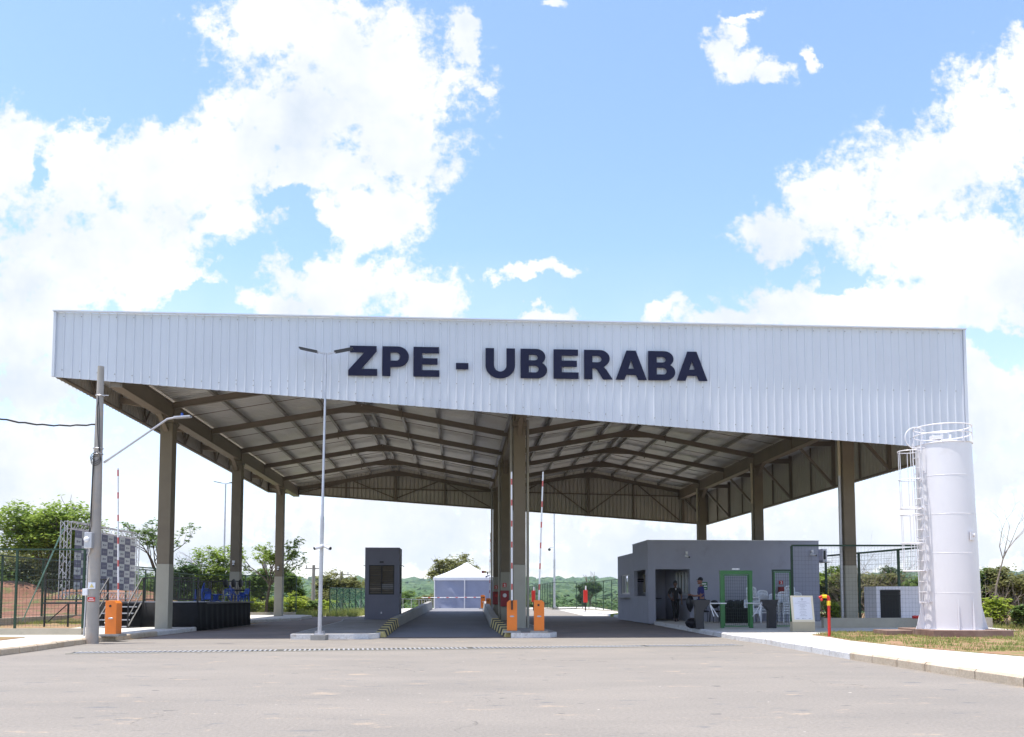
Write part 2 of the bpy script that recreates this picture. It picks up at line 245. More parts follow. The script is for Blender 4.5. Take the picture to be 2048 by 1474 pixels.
# ------------------------------------------------------------------ helpers
COL = scene.collection
def empty(name, loc, rz=0.):
    o = bpy.data.objects.new(name, None); COL.objects.link(o); o.location = loc; o.rotation_euler = (0, 0, rz); o.empty_display_size = .2; return o
def tag(o, label=None, cat=None, group=None, kind=None):
    if label: o['label'] = label
    if cat: o['category'] = cat
    if group: o['group'] = group
    if kind: o['kind'] = kind
    return o
def root_loc(p):
    while p is not None and p.parent is not None: p = p.parent
    return Vector(p.location) if p is not None else Vector((0, 0, 0))
class MB:
    def __init__(s): s.v = []; s.f = []; s.m = []; s.cur = 0
    def add(s, vs, fs):
        n = len(s.v); s.v += [tuple(v) for v in vs]; s.f += [tuple(i + n for i in f) for f in fs]; s.m += [s.cur] * len(fs); return s
    def box(s, c, d, rz=0., rx=0., ry=0.):
        mt = Matrix.Rotation(rz, 3, 'Z') @ Matrix.Rotation(ry, 3, 'Y') @ Matrix.Rotation(rx, 3, 'X'); c = Vector(c)
        vs = [c + mt @ Vector((x * d[0] / 2, y * d[1] / 2, z * d[2] / 2)) for z in (-1, 1) for y in (-1, 1) for x in (-1, 1)]
        return s.add(vs, [(0, 2, 3, 1), (4, 5, 7, 6), (0, 1, 5, 4), (2, 6, 7, 3), (0, 4, 6, 2), (1, 3, 7, 5)])
    def bar(s, p, q, w, h=None, up=(0, 0, 1)):
        p = Vector(p); q = Vector(q); h = h or w; d = (q - p).normalized(); up = Vector(up)
        if abs(d.dot(up)) > .98: up = Vector((1, 0, 0))
        x = d.cross(up).normalized() * w / 2; y = x.cross(d).normalized() * h / 2
        vs = [e + a * x + b * y for e in (p, q) for a, b in ((-1, -1), (1, -1), (1, 1), (-1, 1))]
        return s.add(vs, [(3, 2, 1, 0), (4, 5, 6, 7), (0, 1, 5, 4), (1, 2, 6, 5), (2, 3, 7, 6), (3, 0, 4, 7)])
    def tube(s, pts, rs, n=8, cap=True):
        pts = [Vector(p) for p in pts]; rs = rs if isinstance(rs, (list, tuple)) else [rs] * len(pts); vs = []; fs = []; prev = None
        for i, p in enumerate(pts):
            d = (pts[min(i + 1, len(pts) - 1)] - pts[max(i - 1, 0)]).normalized()
            if prev is None: a = d.cross(Vector((0, 0, 1)));  a = a if a.length > .05 else d.cross(Vector((0, 1, 0)))
            else: a = prev - d * prev.dot(d)
            a = a.normalized(); b = d.cross(a); prev = a
            vs += [p + (a * math.cos(k * 2 * math.pi / n) + b * math.sin(k * 2 * math.pi / n)) * rs[i] for k in range(n)]
        for i in range(len(pts) - 1):
            for k in range(n): fs.append((i * n + k, i * n + (k + 1) % n, (i + 1) * n + (k + 1) % n, (i + 1) * n + k))
        if cap: fs += [tuple(range(n))[::-1], tuple((len(pts) - 1) * n + k for k in range(n))]
        return s.add(vs, fs)
    def ring(s, c, r, t, n=24, a0=0., a1=2 * math.pi, seg=6, nx=(1, 0, 0), ny=(0, 1, 0)):
        nx = Vector(nx); ny = Vector(ny); c = Vector(c); full = abs(a1 - a0) > 6.2; k = n
        pts = [c + nx * r * math.cos(a0 + (a1 - a0) * i / k) + ny * r * math.sin(a0 + (a1 - a0) * i / k) for i in range(k + 1)]
        return s.tube(pts, t, seg, not full)
    def prism(s, poly, z0, z1):
        n = len(poly); zz = z1 if isinstance(z1, (list, tuple)) else [z1] * n
        vs = [(p[0], p[1], z0) for p in poly] + [(p[0], p[1], z) for p, z in zip(poly, zz)]
        return s.add(vs, [tuple(range(n))[::-1], tuple(range(n, 2 * n))] + [(i, (i + 1) % n, n + (i + 1) % n, n + i) for i in range(n)])
    def ball(s, c, r, n=10, m=7, sc=(1, 1, 1), jit=0.):
        c = Vector(c); vs = []; fs = []
        for i in range(m + 1):
            for k in range(n):
                t = math.pi * i / m; ph = 2 * math.pi * k / n; d = Vector((math.sin(t) * math.cos(ph), math.sin(t) * math.sin(ph), math.cos(t)))
                rr = r * (1 + jit * noise.noise(d * 2.3 + c * 3.1) * 2)
                vs.append(c + Vector((d.x * sc[0], d.y * sc[1], d.z * sc[2])) * rr)
        for i in range(m):
            for k in range(n): fs.append((i * n + k, (i + 1) * n + k, (i + 1) * n + (k + 1) % n, i * n + (k + 1) % n))
        return s.add(vs, fs)
    def quad(s, *p): return s.add(p, [tuple(range(len(p)))])
    def build(s, name, mats, parent=None, smooth=False, bevel=0., world=True):
        me = bpy.data.meshes.new(name); off = root_loc(parent) if world else Vector((0, 0, 0))
        me.from_pydata([tuple(Vector(v) - off) for v in s.v], [], s.f)
        for mm in (mats if isinstance(mats, list) else [mats]): me.materials.append(mm)
        me.polygons.foreach_set('material_index', s.m)
        bm = bmesh.new(); bm.from_mesh(me); bmesh.ops.recalc_face_normals(bm, faces=bm.faces); bm.to_mesh(me); bm.free()
        if smooth: me.polygons.foreach_set('use_smooth', [True] * len(me.polygons))
        me.update(); o = bpy.data.objects.new(name, me); COL.objects.link(o)
        if parent is not None: o.parent = parent
        if bevel:
            b = o.modifiers.new('bevel', 'BEVEL'); b.width = bevel; b.segments = 2; b.limit_method = 'ANGLE'
        if smooth and not bevel:
            try: me.set_sharp_from_angle(angle=R(40))
            except Exception: pass
        return o
def copy_tree(o, parent=None):
    c = o.copy(); COL.objects.link(c)
    c.parent = parent
    for ch in list(o.children): copy_tree(ch, c)
    return c
def struct(o): o['kind'] = 'structure'; return o
def sgrid(poly, z, step=None):  pass

# building frame
TH = math.atan(.061); U = Vector((math.cos(TH), math.sin(TH), 0)); V = Vector((-math.sin(TH), math.cos(TH), 0)); O = Vector((-11.92, 29.2, 0))
def B(s, t, z=0.): return O + U * s + V * t + Vector((0, 0, z))
def s_at(px, t0):                       # along-front coordinate of the point of plane t0 seen at column px
    k = (px - CX) / F
    a = O + V * t0; return (k * a.y - a.x) / (U.x - k * U.y)

# ------------------------------------------------------------------ terrain, hills, roads, pavements
def hterr(x, y):
    r = math.hypot(x, y); ang = math.degrees(math.atan2(x, y))
    k = min(1, max(0, (ang + 17) / 5)) * (1 if ang < 90 else 0)
    start = 75 + (1 - k) * 90
    d = -7.5 * min(1, max(0, (r - start) / 90)); d = d if y > 0 else 0
    n = noise.noise(Vector((x * .0012, y * .0012, 3.)))
    n2 = noise.noise(Vector((x * .004, y * .004, 7.)))
    rise = max(0, (r - 500) / 2300); rise = min(rise, 1)
    return -.04 + d + n2 * 2 * min(1, max(0, (r - 150) / 200)) + rise * rise * (3 - 2 * rise) * (40 + 22 * n + 6 * n2)
def terrain():
    vs = [(0, 0, -.04)]; fs = []; NA = 240; rs = [2, 6, 12, 20, 30, 40, 50, 58, 66, 75, 85, 95, 110, 125, 145, 165, 190, 220, 260, 300, 350, 420, 500, 600, 720, 860, 1000, 1200, 1400, 1650, 1900, 2200, 2500, 2800, 3200, 4000]
    for r in rs:
        for k in range(NA):
            a = 2 * math.pi * k / NA; x = r * math.sin(a); y = r * math.cos(a); vs.append((x, y, hterr(x, y)))
    for k in range(NA): fs.append((0, 1 + (k + 1) % NA, 1 + k))
    for i in range(len(rs) - 1):
        for k in range(NA):
            a = 1 + i * NA + k; b = 1 + i * NA + (k + 1) % NA; fs.append((a, b, b + NA, a + NA))
    mb = MB(); mb.add(vs, fs); return struct(mb.build('ground', M['field'], smooth=True))
terrain()
def poly_sheet(name, poly, z, m):
    mb = MB(); mb.quad(*[(p[0], p[1], z) for p in poly]); o = mb.build(name, m); return struct(o)
poly_sheet('road', [(-40, -30), (40, -30), (40, 30), (16, 30), (-30, 28)], 0., M['asphalt'])
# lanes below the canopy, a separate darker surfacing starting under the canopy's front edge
LK = [(0, 1312), (75, 1302), (150, 1291), (200, 1284), (230, 1282), (315, 1272), (388, 1263)]
RK = [(1150, 1222), (1200, 1229), (1250, 1238), (1310, 1250), (1405, 1268), (1470, 1280), (1530, 1288), (1560, 1294), (1700, 1319), (1850, 1343), (1950, 1359), (2048, 1375)]
LKg = [G(*p) for p in LK] + [Vector(p) for p in ((-11.6, 33, 0), (-12.2, 37.5, 0), (-12.35, 39.4, 0), (-11.6, 42, 0), (-11.0, 44.3, 0), (-11.1, 45.0, 0))]; RKg = [G(*p) for p in RK]
f0 = B(-8, -4.35); f1 = B(34, -4.35)
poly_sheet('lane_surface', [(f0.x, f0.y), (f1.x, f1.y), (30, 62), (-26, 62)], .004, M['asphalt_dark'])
poly_sheet('concrete_apron', [(-13, 52.6), (8.5, 53.4), (9.5, 100), (-11, 88)], .008, M['pave'])
poly_sheet('far_road', [(-2.0, 53.6), (4.6, 54.0), (4.2, 86), (-2.6, 86)], .012, M['asphalt'])
def kerb(name, line, inner, z=.15, w=.16, m=None, mtop=None, step=.9, off=0.):
    """a pavement slab bounded by a kerb line and the polygon 'inner' closing it, with separate kerb stones"""
    pts = [Vector((p[0], p[1], 0)) for p in line]
    mb = MB(); poly = [(p.x, p.y) for p in pts] + [(p[0], p[1]) for p in inner]
    return pts
def pavement(name, line, inner, side, z=.15, kw=.15, topm='pave', km='kerb', split=None):
    pts = [Vector((p[0], p[1], 0)) for p in line]
    # offset kerb line inward
    ins = []
    for i, p in enumerate(pts):
        d = (pts[min(i + 1, len(pts) - 1)] - pts[max(i - 1, 0)]).normalized(); n = Vector((-d.y, d.x, 0)) * side; ins.append(p + n * kw)
    mb = MB(); mb.prism([(p.x, p.y) for p in ins] + [(p[0], p[1]) for p in inner], -.1, z - .004)
    o = struct(mb.build(name, M[topm]))
    k = MB(); rng = random.Random(3)
    for i in range(len(pts) - 1):
        L_ = (pts[i + 1] - pts[i]).length; n = max(1, round(L_ / 1.0))
        k.cur = 1 if (split and split(pts[i])) else 0
        for j in range(n):
            g = .011 / L_ if L_ > 0 else 0; a = j / n + g; b = (j + 1) / n - g; zz = z + rng.uniform(-.004, .006); ch = .03
            p0 = pts[i].lerp(pts[i + 1], a); p1 = pts[i].lerp(pts[i + 1], b); q0 = ins[i].lerp(ins[i + 1], a); q1 = ins[i].lerp(ins[i + 1], b)
            def up(p, h): return (p.x, p.y, h)
            c0 = p0.lerp(q0, .22); c1 = p1.lerp(q1, .22)
            k.add([up(p0, -.1), up(p1, -.1), up(q1, -.1), up(q0, -.1), up(p0, zz - ch), up(p1, zz - ch), up(c1, zz), up(c0, zz), up(q1, zz), up(q0, zz)],
                  [(0, 1, 5, 4), (4, 5, 6, 7), (7, 6, 8, 9), (2, 3, 9, 8), (0, 4, 7, 9, 3), (1, 2, 8, 6, 5), (0, 3, 2, 1)])
    k.build(name.replace('pavement', 'kerb') if 'pavement' in name else name + '_kerb', [M[km], M['kerb_white']])['kind'] = 'structure'
    return o
lk_end = B(-1.2, 20.5)
pavement('left_pavement', [(-14.5, 12), (-13.0, 17.2)] + [(p.x, p.y) for p in LKg], [(-11.6, 49.5), (-12.6, 51.2), (-18.4, 50.0), (-18.5, 41), (-17.2, 36), (-15.4, 30.2), (-14.4, 24.62), (-26, 24.2), (-26, 12)], 1, split=lambda p: p.y > 25)
rk = [(p.x, p.y) for p in RKg]
pavement('right_pavement', rk + [(9.6, 9), (12, 2)], [(30, 2), (30, 27.2), (16.4, 27.3), (16.9, 30.35), (15.95, 31), (15.1, 37), (14.2, 45), (12.5, 60), (9.5, 62), (7.6, 60)], 1, split=lambda p: 20.5 < p.y)
# verge patches set in the right-hand pavement
gp = [G(1622, 1270, .15), G(1660, 1274, .15), G(1700, 1281, .15), G(1850, 1297, .15), G(2048, 1313, .15)]
vg = MB(); vg.prism([(p.x, p.y) for p in gp] + [(24, 16), (32, 16), (32, 27.5), (15.2, 27.6), (12.6, 26.9), (10.2, 26.6), (9.6, 25.9)], .1, .158)
struct(vg.build('verge', M['dirt']))
lvg = MB(); a_ = G(0, 1281, .15); b_ = G(50, 1275, .15); lvg.prism([(a_.x - 3, a_.y - .5), (a_.x, a_.y), (b_.x, b_.y), (a_.x - 3, b_.y + .7)], .1, .162); struct(lvg.build('grass_strip', M['dirt']))
mb = MB(); mb.prism([(7.0, 56), (8.2, 52), (6.6, 50.5), (6.0, 52)], .0, .17); struct(mb.build('far_verge', M['leaf_e']))
poly_sheet('yard', [(-60, 24.3), (-11, 24.7), (-12.4, 53), (-60, 53)], .006, M['dirt'])
poly_sheet('scrub_ground', [(13.5, 27), (60, 20), (60, 70), (12.0, 60)], .006, M['dirt'])
# left bank of red earth
def bank():
    vs = []; fs = []; nx, ny = 70, 26
    for j in range(ny + 1):
        for i in range(nx + 1):
            x = -62 + i * (62 - 19.5) / nx; y = 40 + j * 26 / ny; t = j / ny
            h = 1.75 * math.exp(-((t - .5) / .27) ** 2) * (1 - max(0, (x + 27) / 7.5) ** 2 if x > -27 else 1) * (1 + .45 * noise.noise(Vector((x * .3, y * .3, 0))))
            vs.append((x, y, max(0, h) + .10 * noise.noise(Vector((x * 1.6, y * 1.6, 2))) + (.02 if 0 < i < nx and 0 < j < ny else -.2)))
    for j in range(ny):
        for i in range(nx): a = j * (nx + 1) + i; fs.append((a, a + 1, a + nx + 2, a + nx + 1))
    mb = MB(); mb.add(vs, fs); struct(mb.build('earth_bank', M['bank'], smooth=True))
bank()
# centre lane, ramped a little, between two low walls
WL = [(-3.80, 25.9, 0.), (-4.35, 33.0, 0.08), (-5.45, 59, .36)]; WR = [(-.26, 26.1, 0.), (-.88, 33.0, .08), (-2.05, 59, .36)]
mb = MB()
for i in range(2):
    a, b, c, d = WL[i], WR[i], WR[i + 1], WL[i + 1]
    mb.quad((a[0], a[1], a[2] + .012), (b[0], b[1], b[2] + .012), (c[0], c[1], c[2] + .012), (d[0], d[1], d[2] + .012))
a, b, c, d = WL[2], WR[2], (-2.6, 70, .30), (-5.9, 70, .30); mb.quad((a[0], a[1], a[2] + .012), (b[0], b[1], b[2] + .012), c, d)
struct(mb.build('centre_lane', M['asphalt_new']))
def lane_wall(W, sgn, label):
    root = tag(empty('lane_wall', (W[0][0], W[0][1], 0)), label, 'wall', 'low walls beside the centre lane')
    def at(y):
        for i in range(len(W) - 1):
            if y <= W[i + 1][1] or i == len(W) - 2:
                t = (y - W[i][1]) / (W[i + 1][1] - W[i][1]); return Vector(W[i]).lerp(Vector(W[i + 1]), t)
    def sec(y, h):
        p = at(y); return [Vector((p.x, y, -.1)), Vector((p.x + sgn * .10, y, h)), Vector((p.x + sgn * .36, y, h)), Vector((p.x + sgn * .42, y, -.1))]
    def run(mb, y0, y1, h0, h1):
        a = sec(y0, h0); b = sec(y1, h1); mb.add(a + b, [(0, 1, 2, 3), (4, 7, 6, 5)] + [(i, 4 + i, 4 + (i + 1) % 4, (i + 1) % 4) for i in range(4)])
    mb = MB(); ys = [33.2 + i * (59 - 33.2) / 13 for i in range(14)]
    for i in range(13):
        run(mb, ys[i], ys[i + 1] - .03, .40 + .50 * (i / 13), .40 + .50 * ((i + 1) / 13))
    mb.build('wall_block', M['concrete'], root)
    mb = MB(); n = 13
    for i in range(n):
        y0 = 26 + (33.2 - 26) * i / n; y1 = 26 + (33.2 - 26) * (i + 1) / n; mb.cur = i % 2
        run(mb, y0, y1, .14 + .26 * (i / n), .14 + .26 * ((i + 1) / n))
    tag(mb.build('striped_nose', [M['kyellow'], M['kblack']], root), 'wall end painted in yellow and black bands')
lane_wall(WL, -1, 'low concrete wall with yellow black striped end on left of the centre lane')
lane_wall(WR, 1, 'low concrete wall with yellow black striped end beside the orange barriers')
# islands
def island(name, poly):
    mb = MB(); c = Vector((sum(p[0] for p in poly) / len(poly), sum(p[1] for p in poly) / len(poly))); inn = [tuple(Vector(p) + (c - Vector(p)).normalized() * .14) for p in poly]
    mb.prism(inn, -.05, .146); struct(mb.build(name, M['island']))
    k = MB(); n = len(poly)
    for i in range(n):
        a, b, c_, d = poly[i], poly[(i + 1) % n], inn[(i + 1) % n], inn[i]
        k.prism([a, b, c_, d], -.05, .15)
    struct(k.build(name + '_kerb', M['kerb_white']))
island('booth_island', [(-6.42, 24.75), (-4.2, 24.95), (-3.95, 25.4), (-4.65, 33), (-5.15, 44), (-7.9, 44.2), (-8.3, 42), (-7.6, 38)])
island('centre_island', [(-.02, 25.6), (1.15, 25.75), (1.38, 26.3), (.9, 31), (-.4, 50), (-1.75, 49.5), (-.45, 33)])

# drain
dr0 = G(140, 1306.5); dr1 = G(1475, 1290.5)
root = tag(empty('drain_grate', dr0), 'long steel drain grating set across the road in front of the canopy', 'drain')
mb = MB(); d = (dr1 - dr0); Ld = d.length; d = d / Ld; nn = Vector((-d.y, d.x, 0))
for e in (-.30, .30): mb.bar(dr0 + nn * e + Vector((0, 0, .006)), dr1 + nn * e + Vector((0, 0, .006)), .07, .02)
mb.build('rim', M['lowwall'], root)
mb = MB(); q = [dr0 - nn * .28, dr1 - nn * .28, dr1 + nn * .28, dr0 + nn * .28]; mb.quad(*[(p.x, p.y, .004) for p in q]); mb.build('pit_shade', M['black'], root)  # flat black sheet painted in for the shade down in the drain
mb = MB(); n = int(Ld / .11)
for i in range(n):
    if i % 40 == 0: continue
    p = dr0 + d * (i + .5) * Ld / n; mb.bar(p - nn * .275 + Vector((0, 0, .011)), p + nn * .275 + Vector((0, 0, .011)), .045, .012)
mb.build('grating', M['galv'], root)

# ------------------------------------------------------------------ the canopy
S0, S1 = -1.72, 25.79; T0, T1 = -4.63, 23.13; ROWS = (0., 12.2, 24.1); BAY = 4.625; ZT = 9.56; ZBL, ZBR = 7.64, 5.76
EAVE, RIDGE = 7.83, 8.95
def zbot(s): return ZBL + (ZBR - ZBL) * (s - S0) / (S1 - S0)
def zroof(s):
    if s < 0: return EAVE + .12
    m1 = (ROWS[0] + ROWS[1]) / 2; m2 = (ROWS[1] + ROWS[2]) / 2; k = (RIDGE - EAVE) / (m1 - ROWS[0])
    return RIDGE - k * (abs(s - m1) if s < ROWS[1] else abs(s - m2))
canopy = tag(empty('gate_canopy', B(12, -4.63)), 'wide steel gate canopy with slanted corrugated front panel over the entrance lanes', 'canopy')
def corrug(name, pf, s0, s1, zb, zt, m, parent, pitch=.25, depth=.035, flip=1, thick=True):
    """vertical ribbed sheet; pf(s, out, z) gives the world point"""
    prof = [(0, 0), (.74, 0), (.80, 1), (.92, 1), (.98, 0)]
    mb = MB(); xs = []; s = s0
    while s < s1:
        for a, o in prof:
            if s + a * pitch < s1: xs.append((s + a * pitch, o))
        s += pitch
    xs.append((s1, 0)); vs = []; fs = []
    for x, o in xs: vs += [pf(x, o * depth * flip, zb(x)), pf(x, o * depth * flip, zt(x))]
    for i in range(len(xs) - 1): a = 2 * i; fs.append((a, a + 2, a + 3, a + 1))
    mb.add(vs, fs); o = mb.build(name, m, parent); sol = o.modifiers.new('thick', 'SOLIDIFY'); sol.thickness = .004; return o
fr = corrug('front_fascia', lambda s, o, z: B(s, T0 - o, z), S0, S1, zbot, lambda s: ZT, M['fascia'], canopy, depth=.024)
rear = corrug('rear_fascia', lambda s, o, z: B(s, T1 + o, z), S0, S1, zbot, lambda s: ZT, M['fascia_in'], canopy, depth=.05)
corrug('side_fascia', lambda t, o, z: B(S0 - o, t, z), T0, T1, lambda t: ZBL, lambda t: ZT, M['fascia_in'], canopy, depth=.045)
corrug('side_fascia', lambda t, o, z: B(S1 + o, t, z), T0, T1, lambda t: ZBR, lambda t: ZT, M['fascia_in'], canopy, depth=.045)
mb = MB()
mb.bar(B(S0 - .08, T0 - .05, ZT + .03), B(S1 + .08, T0 - .05, ZT + .02), .12, .035); mb.bar(B(S0 - .05, T1 + .05, ZT + .03), B(S1 + .05, T1 + .05, ZT + .03), .12, .06)
mb.bar(B(S0 - .05, T0 + .04, ZT + .03), B(S0 - .05, T1, ZT + .03), .12, .06); mb.bar(B(S1 + .05, T0 + .04, ZT + .03), B(S1 + .05, T1, ZT + .03), .12, .06)
mb.build('coping', M['fascia'], canopy)
mb = MB()   # corner flashings and screw rows
mb.bar(B(S0 - .03, T0 - .04, ZBL), B(S0 - .03, T0 - .04, ZT), .07); mb.build('corner_trim', M['fascia'], canopy); mb = MB(); mb.bar(B(S1 + .03, T0 - .04, ZBR), B(S1 + .03, T0 - .04, ZT), .07)
mb.build('corner_trim', M['fascia'], canopy)
mb = MB(); s = S0 + .21
while s < S1:
    for z in (zbot(s) + .22, 7.62 if zbot(s) < 7.3 else zbot(s) + .22, ZT - .12):
        mb.box(B(s + .005, T0 - .045, z), (.022, .014, .022), TH)
    s += .5
mb.build('screws', M['steel_light'], canopy)['kind'] = 'stuff'
# roof sheets: ribs run from ridge to eave
def roof(sa, sb):
    mb = MB(); prof = [(0, 0), (.74, 0), (.80, 1), (.92, 1), (.98, 0)]; xs = []; t = T0 + .02
    while t < T1 - .02:
        for a, o in prof: xs.append((min(t + a * .25, T1 - .02), o))
        t += .25
    vs = []; fs = []
    for x, o in xs: vs += [B(sa, x, zroof(sa) + .32 + o * .05), B(sb, x, zroof(sb) + .32 + o * .05)]
    for i in range(len(xs) - 1): a = 2 * i; fs.append((a, a + 2, a + 3, a + 1))
    mb.add(vs, fs); o = mb.build('roof_slope', M['roof'], canopy); o.modifiers.new('t', 'SOLIDIFY').thickness = .004
m1 = (ROWS[0] + ROWS[1]) / 2; m2 = (ROWS[1] + ROWS[2]) / 2
roof(S0, -.02); roof(0, m1); roof(m1, ROWS[1]); roof(ROWS[1], m2); roof(m2, S1)
# rafters
for i in range(7):
    t = T0 + i * BAY
    if i == 0: t += .25
    if i == 6: t -= .2
    for a, b in ((ROWS[0], ROWS[1]), (ROWS[1], ROWS[2])):
        mid = (a + b) / 2; mb = MB()
        for s0_, s1_ in ((a, mid), (mid, b)):
            p = B(s0_, t, zroof(s0_)); q = B(s1_, t, zroof(s1_))
            up_ = Vector((0, 0, 1))
            for e, w in ((-.105, .13), (.105, .13)): mb.bar(p + up_ * e, q + up_ * e, w, .014)
            mb.bar(p, q, .012, .2)
            f = B(mid + (1.1 if s0_ == mid else -1.1), t, zroof(mid + 1.1) - .02)
        # ridge haunch and splice plates
        mb.add([B(mid - .8, t - .05, zroof(mid - .8) - .11), B(mid + .8, t - .05, zroof(mid - .8) - .11), B(mid, t - .05, zroof(mid) - .10), B(mid - .8, t + .05, zroof(mid - .8) - .11), B(mid + .8, t + .05, zroof(mid - .8) - .11), B(mid, t + .05, zroof(mid) - .11)],
               [(0, 1, 2), (3, 5, 4), (0, 3, 4, 1), (1, 4, 5, 2), (0, 2, 5, 3)])
        for e in (-1.6, 1.6): mb.box(B(mid + e, t, zroof(mid + e) + .02), (.03, .14, .42), TH)
        mb.build('rafter', M['steel'], canopy)
# purlins
def purlin(s, w=.05, h=.16):
    mb = MB(); z = zroof(s) + .205
    mb.bar(B(s, T0 + .1, z), B(s, T1 - .05, z), w, h); mb.bar(B(s + .05, T0 + .1, z - h / 2 + .01), B(s + .05, T1 - .05, z - h / 2 + .01), .05, .012)
    mb.build('purlin', M['steel_light'], canopy)
for a, mid, b in ((ROWS[0], m1, ROWS[1]), (ROWS[1], m2, ROWS[2])):
    for k in range(1, 4): purlin(a + (mid - a) * k / 4); purlin(mid + (b - mid) * k / 4)
    purlin(mid - .22); purlin(mid + .22)
purlin(S0 + .7); purlin(S1 - .7)
for i in range(6):
    t = T0 + (i + .5) * BAY
    for a, b in ((ROWS[0], m1), (m1, ROWS[1]), (ROWS[1], m2), (m2, ROWS[2])): mb = MB(); mb.bar(B(a, t, zroof(a) + .16), B(b, t, zroof(b) + .16), .022); mb.build('tie_rod', M['steel'], canopy)
# longitudinal box beams
for r in ROWS:
    mb = MB(); mb.bar(B(r, T0 + .06, 7.66), B(r, T1 - .06, 7.66), .26, .5)
    mb.bar(B(r, T0 + .06, 7.93), B(r, T1 - .06, 7.93), .36, .035); mb.bar(B(r, T0 + .06, 7.395), B(r, T1 - .06, 7.395), .36, .03)
    for k in range(7): mb.box(B(r, T0 + .1 + k * (T1 - T0 - .2) / 6, 7.66), (.34, .05, .49), TH)
    mb.build('main_beam', M['steel'], canopy)
mb = MB(); mb.bar(B(ROWS[1] - .05, T0 + .1, 8.02), B(ROWS[1] - .05, T1 - .1, 8.02), .5, .12); mb.build('valley_gutter', M['galv'], canopy)
# outriggers to the side fascias
for i in range(7):
    t = T0 + i * BAY + (.25 if i == 0 else (-.2 if i == 6 else 0))
    mb = MB()
    mb.bar(B(ROWS[0] - .15, t, 7.80), B(S0 + .05, t, 8.02), .12, .2)
    mb.bar(B(S0 + .08, t, ZBL + .05), B(S0 + .08, t, ZT - .05), .07); mb.build('outrigger', M['steel'], canopy)
    mb = MB(); mb.bar(B(ROWS[2] + .15, t, 7.62), B(S1 - .06, t, zroof(S1) + .1), .12, .2); mb.bar(B(S1 - .06, t, ZBR + .05), B(S1 - .06, t, ZT - .05), .13)
    mb.bar(B(ROWS[2] + .2, t, 7.45), B(S1 - .1, t, ZBR + .15), .10); mb.build('outrigger', M['steel'], canopy)
    if i < 6:
        th = t + BAY / 2; mb = MB(); mb.bar(B(S1 - .06, th, ZBR + .05), B(S1 - .06, th, ZT - .05), .06); mb.build('fascia_stud', M['steel'], canopy); mb = MB()
        mb.bar(B(S0 + .06, th, ZBL + .05), B(S0 + .06, th, ZT), .05)
        mb.bar(B(S0 + .08, th, ZBL + .1), B(S0 + .08, th - .6, 8.4), .05); mb.bar(B(S0 + .08, th, ZBL + .1), B(S0 + .08, th + .6, 8.4), .05)
        mb.build('fascia_stud', M['steel'], canopy)
mb = MB()
for z in (ZBL + .06, 8.45): mb.bar(B(S0 + .04, T0 + .1, z), B(S0 + .04, T1 - .1, z), .07)
for z in (ZBR + .06, 8.1): mb.bar(B(S1 - .04, T0 + .1, z), B(S1 - .04, T1 - .1, z), .07)
for tt in (T0 + .05, T1 - .06):
    mb.bar(B(S0, tt, ZBL + .05), B(S1, tt, ZBR + .05), .07)
mb.bar(B(S0, T1 - .05, 8.05), B(S1, T1 - .05, 7.55), .07)
mb.build('girt', M['steel'], canopy)
mb = MB()
for a, b in ((ROWS[0], ROWS[1]), (ROWS[1], ROWS[2])):
    mid = (a + b) / 2
    mb.bar(B(mid, T1 - .1, zbot(mid)), B(mid, T1 - .1, zroof(mid)), .24, .12)
    for s in (a + 3.05, b - 3.05): mb.bar(B(s, T1 - .09, zbot(s)), B(s, T1 - .09, zroof(s)), .09)
    for s in (a, b): mb.bar(B(s + .1, T1 - .1, zbot(s)), B(s + .1, T1 - .1, 7.4), .16)
    for sg in (-1, 1):
        mb.bar(B(mid, T1 - .12, zbot(mid) + .2), B(mid + sg * 2.6, T1 - .12, zroof(mid + 2.6) - .1), .07)
        mb.bar(B(mid + sg * 5.9, T1 - .12, zbot(mid + sg * 5.9) + .1), B(mid + sg * 3.2, T1 - .12, zroof(mid + 3.2) - .1), .06)
mb.build('rear_bracing', M['steel'], canopy)
# columns with cap, knee brackets, downpipes
for j in range(3):
    for i, r in enumerate(ROWS):
        c = B(r, j * 2 * BAY); col = MB(); mb2 = MB()
        w, dd = .42, .46
        col.box(c + Vector((0, 0, (7.22 + 2.35) / 2)), (w, dd, 7.22 - 2.35), TH); o1 = col.build('column', M['col_up'], canopy, bevel=.012)
        mb2.box(c + Vector((0, 0, 2.35 / 2 + .03)), (w + .012, dd + .012, 2.35 - .06), TH); mb2.build('painted_base', M['col_low'], o1, bevel=.012)
        kb = MB(); kb.box(c + Vector((0, 0, 7.32)), (.50, .5, .18), TH)
        for sg in (-1, 1): kb.bar(c + V * sg * .22 + Vector((0, 0, 6.95)), c + V * sg * .95 + Vector((0, 0, 7.42)), .14, .1)
        if i == 0: kb.bar(c - U * .2 + Vector((0, 0, 7.25)), c - U * .55 + Vector((0, 0, 7.75)), .14, .1)
        if i == 2: kb.bar(c + U * .2 + Vector((0, 0, 7.25)), c + U * .5 + Vector((0, 0, 7.7)), .14, .1)
        kb.build('bracket', M['steel'], canopy)
        if i >= 1:
            for sg in ((-1, 1) if i == 1 else (-1,)):
                p = c + U * sg * (.29) - V * .1; dp = MB(); dp.tube([p + Vector((0, 0, 7.5)), p + Vector((0, 0, 5.6))], .055, 10); dp.build('downpipe', M['steel_light'] if i == 1 else M['beige'], canopy, smooth=True)
                dp = MB(); dp.tube([p + Vector((0, 0, 5.6)), p + Vector((0, 0, .15))], .05, 10); dp.build('downpipe', M['galv'] if i == 2 and j == 0 else M['col_low'], canopy, smooth=True)
